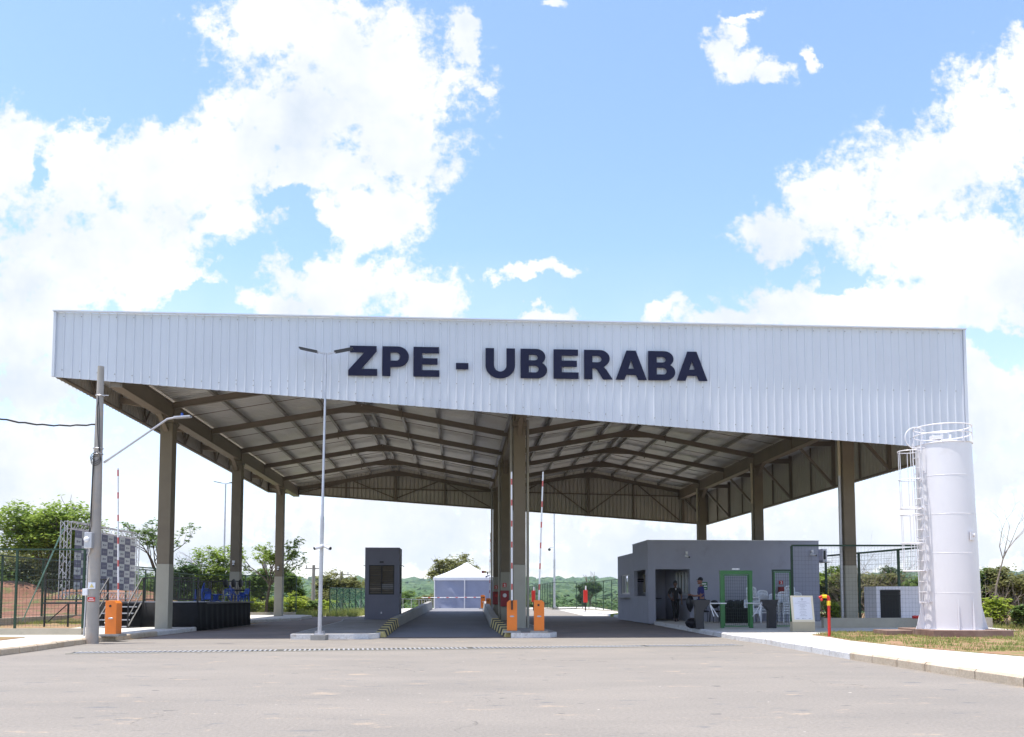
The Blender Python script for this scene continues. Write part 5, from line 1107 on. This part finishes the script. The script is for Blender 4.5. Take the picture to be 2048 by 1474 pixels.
# notice board
def board():
    b = G(1608, 1263, .15); w = .70; root = tag(empty('notice_board', b), 'freestanding beige notice board with printed sheet on the right pavement', 'notice board'); zt = 1.27 - .15
    tl = .16
    def P_(x, z, d=0): return b + Vector((x, (z - .3) / (zt - .3) * tl * (z > .3) - d, z))
    mb = MB(); mb.box(b + Vector((0, .13, .15)), (w, .26, .30)); mb.build('foot_box', M['beige'], root, bevel=.004)
    mb = MB(); f = [P_(-w / 2, .302), P_(w / 2, .302), P_(w / 2, zt), P_(-w / 2, zt)]; k = [v + Vector((0, .05, 0)) for v in f]
    mb.add(f + k, [(0, 1, 2, 3), (7, 6, 5, 4)] + [(i, 4 + i, 4 + (i + 1) % 4, (i + 1) % 4) for i in range(4)]); mb.build('panel', M['cream'], root)
    mb = MB(); mb.quad(P_(-w * .41, .37, .006), P_(w * .41, .37, .006), P_(w * .41, zt - .05, .006), P_(-w * .41, zt - .05, .006)); pp = mb.build('sheet', M['paper'], root)
    mb = MB(); rn = random.Random(9)
    def line(z, hw, x=0, h=.008): mb.quad(P_(x - hw, z - h, .010), P_(x + hw, z - h, .010), P_(x + hw, z + h, .010), P_(x - hw, z + h, .010))
    for z, hw in ((.93, .13), (.885, .23), (.84, .09), (.80, .13), (.77, .07), (.73, .06), (.68, .1), (.63, .08), (.58, .11), (.535, .07), (.49, .1)):
        x = -hw
        while x < hw: l = rn.uniform(.012, .035); line(z, l / 2, x + l / 2, .0055); x += l + .008
    line(.405, .05, -.18, .006); line(.405, .02, -.02, .011); line(.405, .03, .04, .004); line(.405, .04, .2, .006)
    mb.ring(P_(0, 1.0, .011), .026, .006, 16, seg=4, nx=(1, 0, 0), ny=(0, .1, 1)); mb.build('print', M['ink'], pp)
board()

# ------------------------------------------------------------------ tent
def tent():
    x0, x1, y0, y1 = -6.15, -1.35, 67.5, 73; zb, ze, zp = .32, 2.75, 4.05; xc = (x0 + x1) / 2 - .0; yc = (y0 + y1) / 2; root = tag(empty('event_tent', (x0, y0, 0)), 'white peaked canopy tent with shade-grey side walls closing the far end of the lane', 'tent')
    mb = MB(); n = 10; apex = (xc, yc, zp); edge = []
    cs = [(x0 - .1, y0 - .1), (x1 + .1, y0 - .1), (x1 + .1, y1), (x0 - .1, y1)]
    for k in range(4): 
        a = Vector((*cs[k], ze)); b = Vector((*cs[(k + 1) % 4], ze)); m_ = 8
        for i in range(m_):
            rows = []
            for j in range(6):
                t = j / 5
                def pt(u): e = a.lerp(b, u); v = e.lerp(Vector(apex), t); v.z -= .10 * math.sin(math.pi * t); return v
                rows.append((pt(i / m_), pt((i + 1) / m_)))
            for j in range(5): mb.quad(rows[j][0], rows[j][1], rows[j + 1][1], rows[j + 1][0])
            e0 = a.lerp(b, i / m_); e1 = a.lerp(b, (i + 1) / m_); mb.quad(e0, e1, e1 - Vector((0, 0, .24)), e0 - Vector((0, 0, .24)))
    mb.build('roof', M['tentw'], root)
    for xa, xb in ((x0, xc), (xc, x1)):
        mb = MB(); nx, nz = 24, 14; vs = []
        for j in range(nz + 1):
            for i in range(nx + 1): u = i / nx; w = j / nz; vs.append((xa + (xb - xa) * u, y0 + .12 * noise.noise(Vector((u * 3 + xa, w * 2.4 + u * 2, 1))) * math.sin(math.pi * u) * (1 if xa == x0 else .35), zb - .2 + (ze - zb) * w))
        mb.add(vs, [(j * (nx + 1) + i, j * (nx + 1) + i + 1, (j + 1) * (nx + 1) + i + 1, (j + 1) * (nx + 1) + i) for j in range(nz) for i in range(nx)]); mb.build('side_wall', M['tentg'], root, smooth=True)
    mb = MB(); mb.quad((x0, y0, 0), (x0, y1, 0), (x0, y1, ze), (x0, y0, ze)); mb.build('side_wall', M['tentg'], root)
    for x in (x0 + .02, xc + .0): mb = MB(); mb.bar((x, y0 - .14, 0), (x, y0 - .14, ze), .07); mb.build('pole', M['trimw'], root)
tent()

# ------------------------------------------------------------------ bags and people
def bag(loc, sc, label, seed, held=False):
    loc = Vector(loc); mb = MB(); n, m = 26, 20; vs = []
    for i in range(m + 1):
        t = i / m
        for k in range(n):
            a = 2 * math.pi * k / n
            r = (math.sin(math.pi * min(1, t * .93 + .03)) ** .7) if not held else (.12 + .9 * math.sin(math.pi * min(1, t ** .8)) ** .8) * (1 - .0 * t)
            r *= 1 + .10 * math.sin(5 * a + seed + 4 * t) * (1 - t * .3) + .14 * noise.noise(Vector((math.cos(a) * 2, math.sin(a) * 2, t * 4 + seed)))
            z = 1 - t; vs.append(loc + Vector((math.cos(a) * r * sc[0], math.sin(a) * r * sc[1], z * sc[2])))
    mb.add(vs, [(i * n + k, (i + 1) * n + k, (i + 1) * n + (k + 1) % n, i * n + (k + 1) % n) for i in range(m) for k in range(n)] + [tuple(range(n)), tuple(m * n + k for k in range(n))[::-1]])
    tag(mb.build('garbage_bag', M['bag'], smooth=False), label, 'bag')
gb = G(1386, 1257, .15); bag(gb + Vector((0, .1, 0)), (.25, .22, .36), 'full black garbage bag standing on the floor left of the turnstile', 1.)
def skin(name, pts, edges, rad, m, parent, extra=None, sub=1):
    me = bpy.data.meshes.new(name); off = root_loc(parent); me.from_pydata([tuple(Vector(p) - off) for p in pts], edges, []); o = bpy.data.objects.new('tmp', me); COL.objects.link(o)
    md = o.modifiers.new('s', 'SKIN'); md.use_smooth_shade = True
    if not me.skin_vertices:
        bm = bmesh.new(); bm.from_mesh(me); bm.verts.layers.skin.verify(); bm.to_mesh(me); bm.free()
    for i, r in enumerate(rad): d = me.skin_vertices[0].data[i]; d.radius = r if isinstance(r, tuple) else (r, r); d.use_root = (i == 0)
    sb = o.modifiers.new('sub', 'SUBSURF'); sb.levels = sub; sb.render_levels = sub
    dg = bpy.context.evaluated_depsgraph_get(); dg.update(); res = bpy.data.meshes.new_from_object(o.evaluated_get(dg)); bpy.data.objects.remove(o)
    if extra:
        bm = bmesh.new(); bm.from_mesh(res)
        for v, f in extra:
            q = [bm.verts.new(Vector(x) - off) for x in v]
            for ff in f:
                try: bm.faces.new([q[i] for i in ff]).smooth = True
                except ValueError: pass
        bm.to_mesh(res); bm.free()
    res.materials.clear(); res.materials.append(M[m]); r = bpy.data.objects.new(name, res); COL.objects.link(r); r.parent = parent; return r
def person(loc, rz, label, J, mats, hat=None, sc=1.):
    """J: joints in the body's own frame (x right of the body, y forward, z up)"""
    loc = Vector(loc); root = tag(empty('person', loc), label, 'person'); c, s = math.cos(rz), math.sin(rz)
    def T(p): p = Vector(p) * sc; return loc + Vector((p.x * c - p.y * s, p.x * s + p.y * c, p.z))
    sk, sh, tr, sho = mats
    names = ['pelvis', 'waist', 'chest', 'neck0', 'neck', 'shL', 'elL', 'wrL', 'haL', 'shR', 'elR', 'wrR', 'haR', 'hipL', 'knL', 'anL', 'hipR', 'knR', 'anR', 'toL', 'toR']
    ix = {n: i for i, n in enumerate(names)}
    ed = [('pelvis', 'waist'), ('waist', 'chest'), ('chest', 'neck0'), ('neck0', 'neck'), ('chest', 'shL'), ('shL', 'elL'), ('elL', 'wrL'), ('wrL', 'haL'), ('chest', 'shR'), ('shR', 'elR'), ('elR', 'wrR'), ('wrR', 'haR'), ('pelvis', 'hipL'), ('hipL', 'knL'), ('knL', 'anL'), ('pelvis', 'hipR'), ('hipR', 'knR'), ('knR', 'anR'), ('anL', 'toL'), ('anR', 'toR')]
    rd = dict(pelvis=.125, waist=.118, chest=.13, neck0=.07, neck=.052, sh=.06, el=.042, wr=.028, ha=.03, hip=.085, kn=.055, an=.036, to=.033)
    def rad(n): return rd.get(n, rd.get(n[:-1])) * sc
    extra = []; hd = Vector(J['head'])
    h = MB(); h.ball(T(hd), .105 * sc, 16, 12, (.80, .92, 1.15)); f = (T(hd + Vector((0, 1, 0))) - T(hd)).normalized(); rt = Vector((f.y, -f.x, 0))
    h.ball(T(hd) + f * .095 * sc + Vector((0, 0, -.015)) * sc, .020 * sc, 8, 6, (1, 1, 1.4)); h.ball(T(hd) + f * .045 * sc + Vector((0, 0, -.085)) * sc, .055 * sc, 10, 8, (1, 1, .7))
    for e in (-1, 1): h.ball(T(hd) + rt * e * .085 * sc, .026 * sc, 8, 6, (.6, 1, 1.3)); h.ball(T(hd) + f * .083 * sc + rt * e * .033 * sc + Vector((0, 0, .012)), .013 * sc, 6, 5)
    extra.append((h.v, h.f))
    for sd, e in (('L', -1), ('R', 1)):
        hp = T(J['ha' + sd]); w = T(J['wr' + sd]); d = (hp - w).normalized(); side = d.cross(f); side = side.normalized() if side.length > .1 else rt
        for k, (o_, ln) in enumerate(((-.028, .072), (-.010, .082), (.009, .077), (.026, .060))):
            g = MB(); p0 = hp + side * o_ * sc; p1 = p0 + d * ln * .5 * sc + f * .008; p2 = p0 + d * ln * .9 * sc + f * .028; g.tube([p0, p1, p2], [.0095, .009, .007], 6); extra.append((g.v, g.f))
        g = MB(); g.tube([w.lerp(hp, .5) + side * -.02, w.lerp(hp, .9) - side * .045 + f * .02, hp + d * .02 - side * .05 + f * .03], [.011, .010, .008], 6); extra.append((g.v, g.f))
    skin('body', [T(J[n]) for n in names], [(ix[a], ix[b]) for a, b in ed], [rad(n) for n in names], sk, root, extra)
    def sub(nm, ns, es, rr, m): skin(nm, [T(J[n] if isinstance(n, str) else n) for n in ns], es, [x * sc for x in rr], m, root)
    mid = lambda a, b, t: tuple(Vector(J[a]).lerp(Vector(J[b]), t))
    sub('shirt', ['waist', 'chest', 'neck0', 'shL', mid('shL', 'elL', .85), 'shR', mid('shR', 'elR', .85), 'pelvis', ], [(0, 1), (1, 2), (1, 3), (3, 4), (1, 5), (5, 6), (0, 7)], [.138, .152, .075, .085, .068, .085, .068, .145], sh)
    sub('trousers', ['pelvis', 'hipL', 'knL', mid('knL', 'anL', .93), 'hipR', 'knR', mid('knR', 'anR', .93)], [(0, 1), (1, 2), (2, 3), (0, 4), (4, 5), (5, 6)], [.132, .102, .076, .062, .102, .076, .062], tr)
    for sd in 'LR': sub('shoe', [mid('an' + sd, 'to' + sd, .0), 'to' + sd], [(0, 1)], [.047, .04], sho)
    hm = MB(); hc = T(hd) + Vector((0, 0, .022)) - f * .012
    if hat: 
        hm.ball(hc + Vector((0, 0, .035)), .112 * sc, 16, 8, (.86, 1.0, .78)); hm.add([hc + f * .06 + rt * .06 + Vector((0, 0, .03)), hc + f * .06 - rt * .06 + Vector((0, 0, .03)), hc + f * .165 - rt * .045 + Vector((0, 0, .012)), hc + f * .165 + rt * .045 + Vector((0, 0, .012))] + [hc + f * .06 + rt * .06 + Vector((0, 0, .045)), hc + f * .06 - rt * .06 + Vector((0, 0, .045)), hc + f * .165 - rt * .045 + Vector((0, 0, .02)), hc + f * .165 + rt * .045 + Vector((0, 0, .02))], [(0, 1, 2, 3), (7, 6, 5, 4), (0, 3, 7, 4), (1, 5, 6, 2), (2, 6, 7, 3), (0, 4, 5, 1)])
        hm.build('cap', M['trous'], root, smooth=True)
    else: hm.ball(hc + Vector((0, 0, .02)), .108 * sc, 16, 10, (.84, .94, 1.06)); hm.build('hair', M['hair'], root, smooth=True)
    return root, T
J1 = dict(pelvis=(0, 0, .95), waist=(0, .01, 1.1), chest=(0, 0, 1.32), neck0=(0, .0, 1.45), neck=(0, .01, 1.54), head=(0, .03, 1.64), shL=(-.19, 0, 1.40), elL=(-.27, -.03, 1.13), wrL=(-.27, .03, .88), haL=(-.265, .05, .80),
          shR=(.19, 0, 1.40), elR=(.29, -.06, 1.14), wrR=(.19, .10, .98), haR=(.14, .15, .94), hipL=(-.09, 0, .9), knL=(-.09, .03, .48), anL=(-.07, -.02, .09), hipR=(.09, 0, .9), knR=(.08, .09, .49), anR=(.04, .13, .09), toL=(-.09, .12, .035), toR=(.05, .27, .035))
mp = Vector((325 * 37.1 / F, 37.0, .15)); r1, T1_ = person(mp, R(180), 'man in black short sleeved shirt and trousers walking out of the guardhouse porch', J1, ('skin', 'shirtb', 'trous', 'black'), sc=1.0)
cu_ = MB(); ch = T1_((0, .15, 1.40)); cu_.add([ch + Vector((-.035, 0, .04)), ch + Vector((.035, 0, .04)), ch + Vector((0, -.005, -.05))], [(0, 1, 2)]); cu_.build('undershirt', M['trimw'], r1)
J2 = dict(J1); J2.update(elL=(-.23, .06, 1.12), wrL=(-.16, .32, 1.12), haL=(-.14, .40, 1.15), elR=(.23, .05, 1.12), wrR=(.14, .31, 1.10), haR=(.11, .39, 1.13), knR=(.09, .02, .48), anR=(.08, -.04, .09), toR=(.09, .10, .035), knL=(-.09, .05, .48), anL=(-.08, .03, .09), toL=(-.09, .18, .035), head=(0, .04, 1.66))
mp2 = Vector((378 * 31.2 / F, 31.2, .15)); r2, T2_ = person(mp2, R(93), 'man in navy shirt and dark cap standing behind the left turnstile holding a bag', J2, ('skin2', 'shirtn', 'trousn', 'black'), hat=True)
hb = T2_((0, .42, 1.12)); bag((hb.x, hb.y, hb.z - .60), (.135, .13, .62), 'black garbage bag hanging from the hands of the man in the cap', 3., held=True)

# ------------------------------------------------------------------ vegetation
def leaves(mb, c, r, n, size, rng, shell=.55):
    """n leaf-sized faces scattered in clumps through an ellipsoid"""
    c = Vector(c); k = max(3, n // 30); cl = []
    for _ in range(k):
        d = Vector((rng.gauss(0, 1), rng.gauss(0, 1), rng.gauss(0, 1))).normalized(); rr = shell + (1 - shell) * rng.random() ** .6
        if rng.random() < .2: rr *= .6
        cl.append((Vector((c.x + d.x * r[0] * rr, c.y + d.y * r[1] * rr, c.z + d.z * r[2] * rr)), rng.uniform(.10, .24)))
    mr = min(r); vs = []; fs = []; b = 0
    for i in range(n):
        cc, cr = cl[i % k]; g = mr * cr * 1.9
        p = cc + Vector((rng.gauss(0, g), rng.gauss(0, g), rng.gauss(0, g * .6)))
        a = rng.random() * 6.283; t = Vector((math.cos(a), math.sin(a), rng.uniform(-.6, .5))).normalized(); u = t.cross(Vector((rng.uniform(-.7, .7), rng.uniform(-.7, .7), 1))).normalized(); s = size * rng.uniform(.6, 1.35)
        vs += [p - t * s * .5, p + u * s * .27, p + t * s * .5, p - u * s * .27]; fs.append((b, b + 1, b + 2, b + 3)); b += 4
    mb.add(vs, fs)
def limb(mb, p, d, L_, r, rng, depth, wob=.25, ends=None, n=4, sides=5):
    pts = [Vector(p)]; rs = [r]; d = Vector(d).normalized()
    for i in range(n):
        d = (d + Vector((rng.uniform(-wob, wob), rng.uniform(-wob, wob), rng.uniform(-wob * .4, wob * .6)))).normalized(); pts.append(pts[-1] + d * L_ / n); rs.append(r * (1 - .6 * (i + 1) / n))
    mb.tube(pts, rs, sides, False)
    if ends is not None and depth <= 1: ends.append(pts[-1]); ends.append(pts[-2])
    if depth > 0:
        for k in range(rng.choice((2, 3, 3))):
            a = rng.random() * 6.283; q = pts[rng.choice((2, 3, 4))] if n >= 4 else pts[-1]
            limb(mb, q, d + Vector((math.cos(a), math.sin(a), rng.uniform(.0, .5))) * .8, L_ * rng.uniform(.55, .8), r * .5, rng, depth - 1, wob, ends, n, sides)
def tree(px, Y, ytop, wpx, label, m='leaf_b', n=3500, size=.16, zlow=.35, seed=1, flat=1., name='tree', trunk=True, shape=None, base=0., sparse=False, cat=None, bare=False, group='trees and bushes around the gate', depth=2):
    n = int(n * 1.7); size *= 1.35 if not sparse else 1.2
    rng = random.Random(seed); c = A(px, ytop, Y); h = c.z - base; w = wpx * Y / F; x = c.x; root = tag(empty(name, (x, Y, base)), label, cat or ('tree' if trunk else 'bush'), group)
    tk = MB(); ends = []
    if trunk:
        lean = rng.uniform(-.15, .15); r0 = max(.05, h * .025); p0 = Vector((x, Y, base - .1)); tt = Vector((x + lean * h * .3, Y, base + h * zlow)); tk.tube([p0, p0.lerp(tt, .5) + Vector((rng.uniform(-.1, .1), 0, 0)), tt], [r0, r0 * .8, r0 * .65], 8, False)
        for k in range(5 if not sparse else 6):
            a = k * 6.283 / 5 + rng.random(); limb(tk, tt, (math.cos(a) * w * .3, math.sin(a) * w * .3, h * .35), h * .30 if not sparse else h * .36, r0 * .5, rng, depth, .3, ends)
    else:
        for k in range(9): a = rng.random() * 6.283; limb(tk, (x + rng.uniform(-.25, .25) * w, Y + rng.uniform(-.2, .2) * w, base - .05), (math.cos(a) * .5, math.sin(a) * .5, 1), h * .55, .02, rng, 1, .25, ends)
    tk.build('trunk' if trunk else 'stems', M['bark'] if not bare else M['twig'], root)
    if bare and n == 0: return root
    lf = MB(); zc = base + h * (1 + zlow) / 2; rz = h * (1 - zlow) / 2
    if not trunk: zc = base + h * .5; rz = h * .5
    if sparse:
        per = max(6, n // max(1, len(ends)))
        for e in ends: leaves(lf, e, (w * .09 + .1, w * .09 + .1, w * .05 + .08), per, size, rng, .1)
    else:
        nb = shape or 7
        leaves(lf, (x, Y, zc), (w * .38, w * .38, rz * .75), n // 3, size, rng, .2)
        for k in range(nb):
            a = k * 6.283 / nb + rng.random() * .8; rr = rng.uniform(.24, .38) * w; zz = zc + rz * rng.uniform(-.5, .72) * flat; s = rng.uniform(.17, .27) * w
            leaves(lf, (x + math.cos(a) * rr, Y + math.sin(a) * rr * .8, zz), (s * 1.25, s * 1.25, s * .75), n * 2 // 3 // nb, size, rng)
    lf.build('crown' if trunk else 'foliage', M[m], root); return root
# left of the stage
tree(95, 54, 1000, 180, 'broad spreading bright green tree above the red earth bank', 'leaf_a', 9000, .20, .42, 11, .7, shape=11)
tree(30, 60, 1085, 150, 'dark bushy tree at the left edge under the spreading tree', 'leaf_c', 5000, .2, .1, 12, shape=9)
tree(125, 58, 1070, 110, 'olive tree standing just left of the truss banner', 'leaf_c', 4200, .18, .1, 13, shape=8)
tree(-40, 57, 1075, 120, 'leafy tree cut by the left edge of the view', 'leaf_b', 3500, .2, .1, 14)
tree(190, 62, 1090, 120, 'mid green tree partly hidden behind the checkered banner', 'leaf_b', 3500, .2, .1, 15)
tree(318, 58, 1064, 95, 'thin open tree between the banner and front left column', 'leaf_b', 1500, .17, .5, 16, sparse=True)
tree(300, 62, 1140, 110, 'dense green bush behind stage steps', 'leaf_b', 3200, .17, .1, 17)
tree(362, 56, 1106, 66, 'narrow dark tree just right of the front left column', 'leaf_d', 2600, .16, .2, 18)
tree(398, 60, 1088, 60, 'leafless grey tree behind the middle of the stage', n=0, bare=True, seed=19, zlow=.4, depth=3)
tree(433, 58, 1092, 92, 'yellow green tree left of the middle left column', 'leaf_a', 4200, .17, .25, 20, shape=8)
tree(400, 62, 1150, 120, 'low green thicket behind the blue chairs', 'leaf_b', 3400, .17, .1, 21)
tree(535, 52, 1078, 105, 'open crowned tree with bent dark branches between rear left columns', 'leaf_a', 1700, .15, .40, 22, sparse=True)
tree(515, 58, 1136, 80, 'round green tree behind the grey pole', 'leaf_b', 2600, .16, .15, 23)
tree(583, 56, 1128, 52, 'green tree right of the rear left column', 'leaf_b', 2400, .15, .2, 24)
tree(676, 66, 1150, 96, 'rounded olive tree behind the green netted gate', 'leaf_c', 4200, .17, .12, 25, shape=8)
tree(640, 64, 1178, 70, 'dry mauve bush left of the netted gate', 'leaf_c', 1600, .15, .1, 26, trunk=False, cat='bush', name='bush')
tree(712, 74, 1160, 50, 'small tree between netted gate and booth', 'leaf_b', 1500, .17, .2, 27)
tree(888, 82, 1116, 60, 'left crown of olive trees rising behind the tent', 'leaf_c', 2200, .2, .45, 28)
tree(925, 84, 1106, 66, 'right crown of olive trees rising behind the tent peak', 'leaf_c', 2400, .2, .4, 29)
for i, (px, Y, yt, w, m, s_) in enumerate([(500, 52, 1196, 50, 'leaf_e', 'between stage and grey pole'), (545, 53, 1190, 46, 'leaf_e', 'between the two rear left columns'), (590, 54, 1188, 50, 'leaf_e', 'right of the rear left column'), (620, 56, 1196, 44, 'leaf_b', 'around the foot of the thin pole'), (650, 57, 1200, 40, 'leaf_e', 'beside the left end of netted gate'), (478, 54, 1180, 50, 'leaf_b', 'behind the right end of the stage')]):
    tree(px, Y, yt, w, 'low bright bush ' + s_, m, 1500, .11, 0, 40 + i, trunk=False, name='bush', group='low bushes beyond the lanes')
for i, (px, Y, yt, w, m, s_) in enumerate([(330, 60, 1165, 90, 'leaf_b', 'behind the stage railing left of column'), (250, 60, 1160, 90, 'leaf_b', 'behind the banner'), (60, 64, 1130, 170, 'leaf_d', 'above the red bank'), (450, 66, 1150, 80, 'leaf_b', 'behind the middle left column'), (800, 95, 1182, 60, 'leaf_b', 'right of the booth'), (860, 90, 1190, 50, 'leaf_c', 'left of the tent')]):
    tree(px, Y, yt, w, 'leafy thicket ' + s_, m, 2600, .17, .05, 60 + i, name='bush', trunk=False, group='thickets behind the stage')
# right
tree(1165, 150, 1166, 24, 'small round tree on the skyline left of the umbrella tree', 'leaf_d', 2600, .3, .5, 70, base=-6, depth=1)
tree(1182, 155, 1156, 40, 'dark umbrella shaped tree on the skyline beyond the green fence', 'leaf_d', 3600, .32, .62, 71, .3, base=-6, depth=1)
for i, (px, Y, yt, w, m, lab) in enumerate([(1655, 44, 1124, 64, 'leaf_a', 'bright green bush seen between guardhouse and right column'), (1700, 42, 1132, 90, 'leaf_c', 'olive scrub behind the right front column'), (1750, 41, 1136, 90, 'leaf_c', 'olive scrub above the white meter shelter'), (1795, 50, 1126, 60, 'leaf_d', 'dark green tree left of the tank behind the mesh fence'), (1835, 41, 1132, 80, 'leaf_b', 'green bush just behind the tank ladder'), (1962, 38, 1126, 80, 'leaf_b', 'green bush touching right side of the tank'), (2020, 37, 1122, 90, 'leaf_c', 'olive scrub at right edge behind the bare branches'), (2080, 38, 1118, 90, 'leaf_b', 'green scrub cut by the right edge of view')]):
    tree(px, Y, yt, w, lab, m, 4200, .12, .0, 80 + i, trunk=False, name='bush', group='scrub behind the right fence')
for i, (px, Y, yt, w, lab) in enumerate([(1668, 38.5, 1196, 44, 'low acid green bush behind the red standpipe'), (1990, 34, 1192, 60, 'low leafy green bush right of the tank base'), (2040, 33, 1205, 40, 'small leafy bush at the right edge near the ground'), (1960, 33.5, 1208, 30, 'small green shrub tight against the tank base')]):
    tree(px, Y, yt, w, lab, 'leaf_e' if i != 2 else 'leaf_b', 1500, .10, .0, 95 + i, trunk=False, name='bush', group='low shrubs on the right')
def scrub(px, Y, ytop, wpx, label, seed, n=26, d=1):
    rng = random.Random(seed); c = A(px, ytop, Y); w = wpx * Y / F; h = c.z; mb = MB()
    for k in range(n):
        a = rng.random() * 6.283; limb(mb, (c.x + rng.uniform(-.5, .5) * w, Y + rng.uniform(-.6, .6), 0), (math.cos(a) * .6, math.sin(a) * .5, 1), h * rng.uniform(.4, .8), .016, rng, d, .35, None, 4, 4)
    o = mb.build('dry_shrub', M['twig']); o.location = (0, 0, 0); tag(o, label, 'shrub', 'dry leafless shrubs on the right')
scrub(1672, 43, 1150, 55, 'tangle of dry grey twigs between the guardhouse and right front column', 1, 26); scrub(1745, 39.5, 1120, 110, 'tall dry twigs behind the meter shelter and mesh fence', 2, 30, 2); scrub(2000, 36, 1150, 110, 'tangle of dry grey twigs right of the tank', 3, 34, 1); scrub(1820, 41, 1165, 60, 'dry twigs behind the tank ladder', 4, 30)
def bare_tree():
    rng = random.Random(6); b = A(1985, 1235, 35); b.z = 0; root = tag(empty('bare_tree', b), 'slender leafless tree rising above the scrub right of the tank', 'tree'); mb = MB()
    k = A(2006, 1118, 35); mb.tube([b, A(1993, 1170, 35), k], [.05, .035, .025], 7, False)
    for pts in ([k, A(1999, 1092, 35), A(2004, 1060, 35), A(2013, 1038, 35)], [k, A(2012, 1090, 35), A(2019, 1055, 35)], [k, A(2022, 1085, 35), A(2036, 1050, 35), A(2044, 1035, 35)], [A(2008, 1108, 35), A(2030, 1080, 35.3), A(2046, 1065, 35.3)]):
        mb.tube(pts, [.020, .015, .010, .005][:len(pts)], 5, False)
        for q in pts[1:]: limb(mb, q, (rng.uniform(-.6, .8), 0, 1), .7, .008, rng, 1, .3, None, 4, 4)
    mb.build('trunk', M['twig'], root)
bare_tree()
# far woods and hill cover: nobody could count them
def woods():
    rng = random.Random(21); mb = MB(); 
    for i in range(330):
        a = R(rng.choice((rng.uniform(-24, -9), rng.uniform(-9, 9), rng.uniform(-2, 10)))); r = 92 + 210 * rng.random() ** 1.2; x = r * math.sin(a); y = r * math.cos(a)
        if y < 92 and -8 < x < 5: continue
        z = hterr(x, y); hh = rng.uniform(4.5, 7) if r > 160 else rng.uniform(2, 3.6); w = rng.uniform(2.2, 4)
        mb.cur = rng.choice((0, 1, 1, 2)); leaves(mb, (x, y, z + hh * .55), (w, w, hh * .45), 130, .42 + r * .0016, rng, .5)
    tag(mb.build('woods', [M['leaf_b'], M['leaf_d'], M['leaf_c']]), 'dense green woods in the valley beyond the canopy', 'woods', kind='stuff')
    mb = MB()
    for i in range(4200):
        a = R(rng.uniform(-36, 36)); r = 450 * (3300 / 450) ** rng.random(); x = r * math.sin(a); y = r * math.cos(a); z = hterr(x, y); s = 4.0 + r * .006
        if noise.noise(Vector((x * .005, y * .003, 0))) < -.18 and r < 1500: continue
        mb.ball((x, y, z + s * .35), s * rng.uniform(.7, 1.2), 7, 5, (1.3, 1.3, .8), .3)
    for i in range(620):
        a = R(rng.uniform(-26, 34)); r = 250 + 700 * rng.random() ** 1.3; x = r * math.sin(a); y = r * math.cos(a); z = hterr(x, y); w = 5 + r * .006
        leaves(mb, (x, y, z + w * .5), (w * 1.3, w, w * .6), 45, 1.2 + r * .003, rng, .5)
    tag(mb.build('hill_forest', M['forest']), 'forested hills along the horizon', 'forest', kind='stuff')
woods()
# grass on verges
def grass(name, label, region, n, h, seed, z=.158, clump=None):
    rng = random.Random(seed); mb = MB(); vs = []; fs = []; b = 0; c = 0; tries = 0
    while c < n and tries < n * 12:
        tries += 1; x = rng.uniform(*region[0]); y = rng.uniform(*region[1])
        if not region[2](x, y) or noise.noise(Vector((x * 1.3, y * 1.3, seed))) < rng.uniform(-.25, .35): continue
        a = rng.random() * 6.283; hh = h * rng.uniform(.4, 1.2); w = .012; dx, dy = math.cos(a) * w, math.sin(a) * w; l = rng.uniform(-.5, .5) * hh; l2 = rng.uniform(-.5, .5) * hh
        vs += [(x - dx, y - dy, z - .01), (x + dx, y + dy, z - .01), (x + l, y + l2, z + hh)]; fs.append((b, b + 1, b + 2)); b += 3; c += 1
    mb.add(vs, fs); tag(mb.build(name, M['grass']), label, 'grass', kind='stuff')
def inpoly(poly):
    def f(x, y):
        c = False; j = len(poly) - 1
        for i in range(len(poly)):
            if (poly[i][1] > y) != (poly[j][1] > y) and x < (poly[j][0] - poly[i][0]) * (y - poly[i][1]) / (poly[j][1] - poly[i][1]) + poly[i][0]: c = not c
            j = i
        return c
    return f
vp = [(p.x, p.y) for p in gp] + [(24, 16), (32, 16), (32, 27.5), (15.2, 27.6), (12.6, 26.9), (10.2, 26.6), (9.6, 25.9)]
ip = inpoly(vp); grass('verge_grass', 'short patchy grass round the tank footing', ((8.3, 20), (17, 27.6), lambda x, y: ip(x, y) and not (11.2 < x < 13.5 and 22.8 < y < 25)), 16000, .07, 5)
grass('yard_grass', 'dry grass in front of the red bank behind the fence', ((-34, -16), (37.5, 43), lambda x, y: x < -18.9 or y > 41), 9000, .2, 6, .0)
grass('roadside_grass', 'tall grass beyond the lanes left of the booth', ((-19, -9.5), (51.8, 62), lambda x, y: True), 16000, .5, 7, -.02)
grass('scrub_grass', 'grass below the scrub at the right', ((14.5, 24), (30.5, 40), lambda x, y: True), 9000, .22, 8, .0)

# ------------------------------------------------------------------ air
hz = MB(); hz.box((0, 1650, 55), (7000, 3600, 230))
m = bpy.data.materials.new('haze air'); m.use_nodes = True; nt = m.node_tree; nt.nodes.clear(); ou = nt.nodes.new('ShaderNodeOutputMaterial'); pv = nt.nodes.new('ShaderNodeVolumePrincipled')
pv.inputs['Color'].default_value = (.72, .84, 1, 1); pv.inputs['Density'].default_value = .00010; pv.inputs['Anisotropy'].default_value = .1; nt.links.new(pv.outputs[0], ou.inputs['Volume'])
tag(hz.build('haze', m), 'thin bluish air haze over the valley and hills', 'haze', kind='stuff')
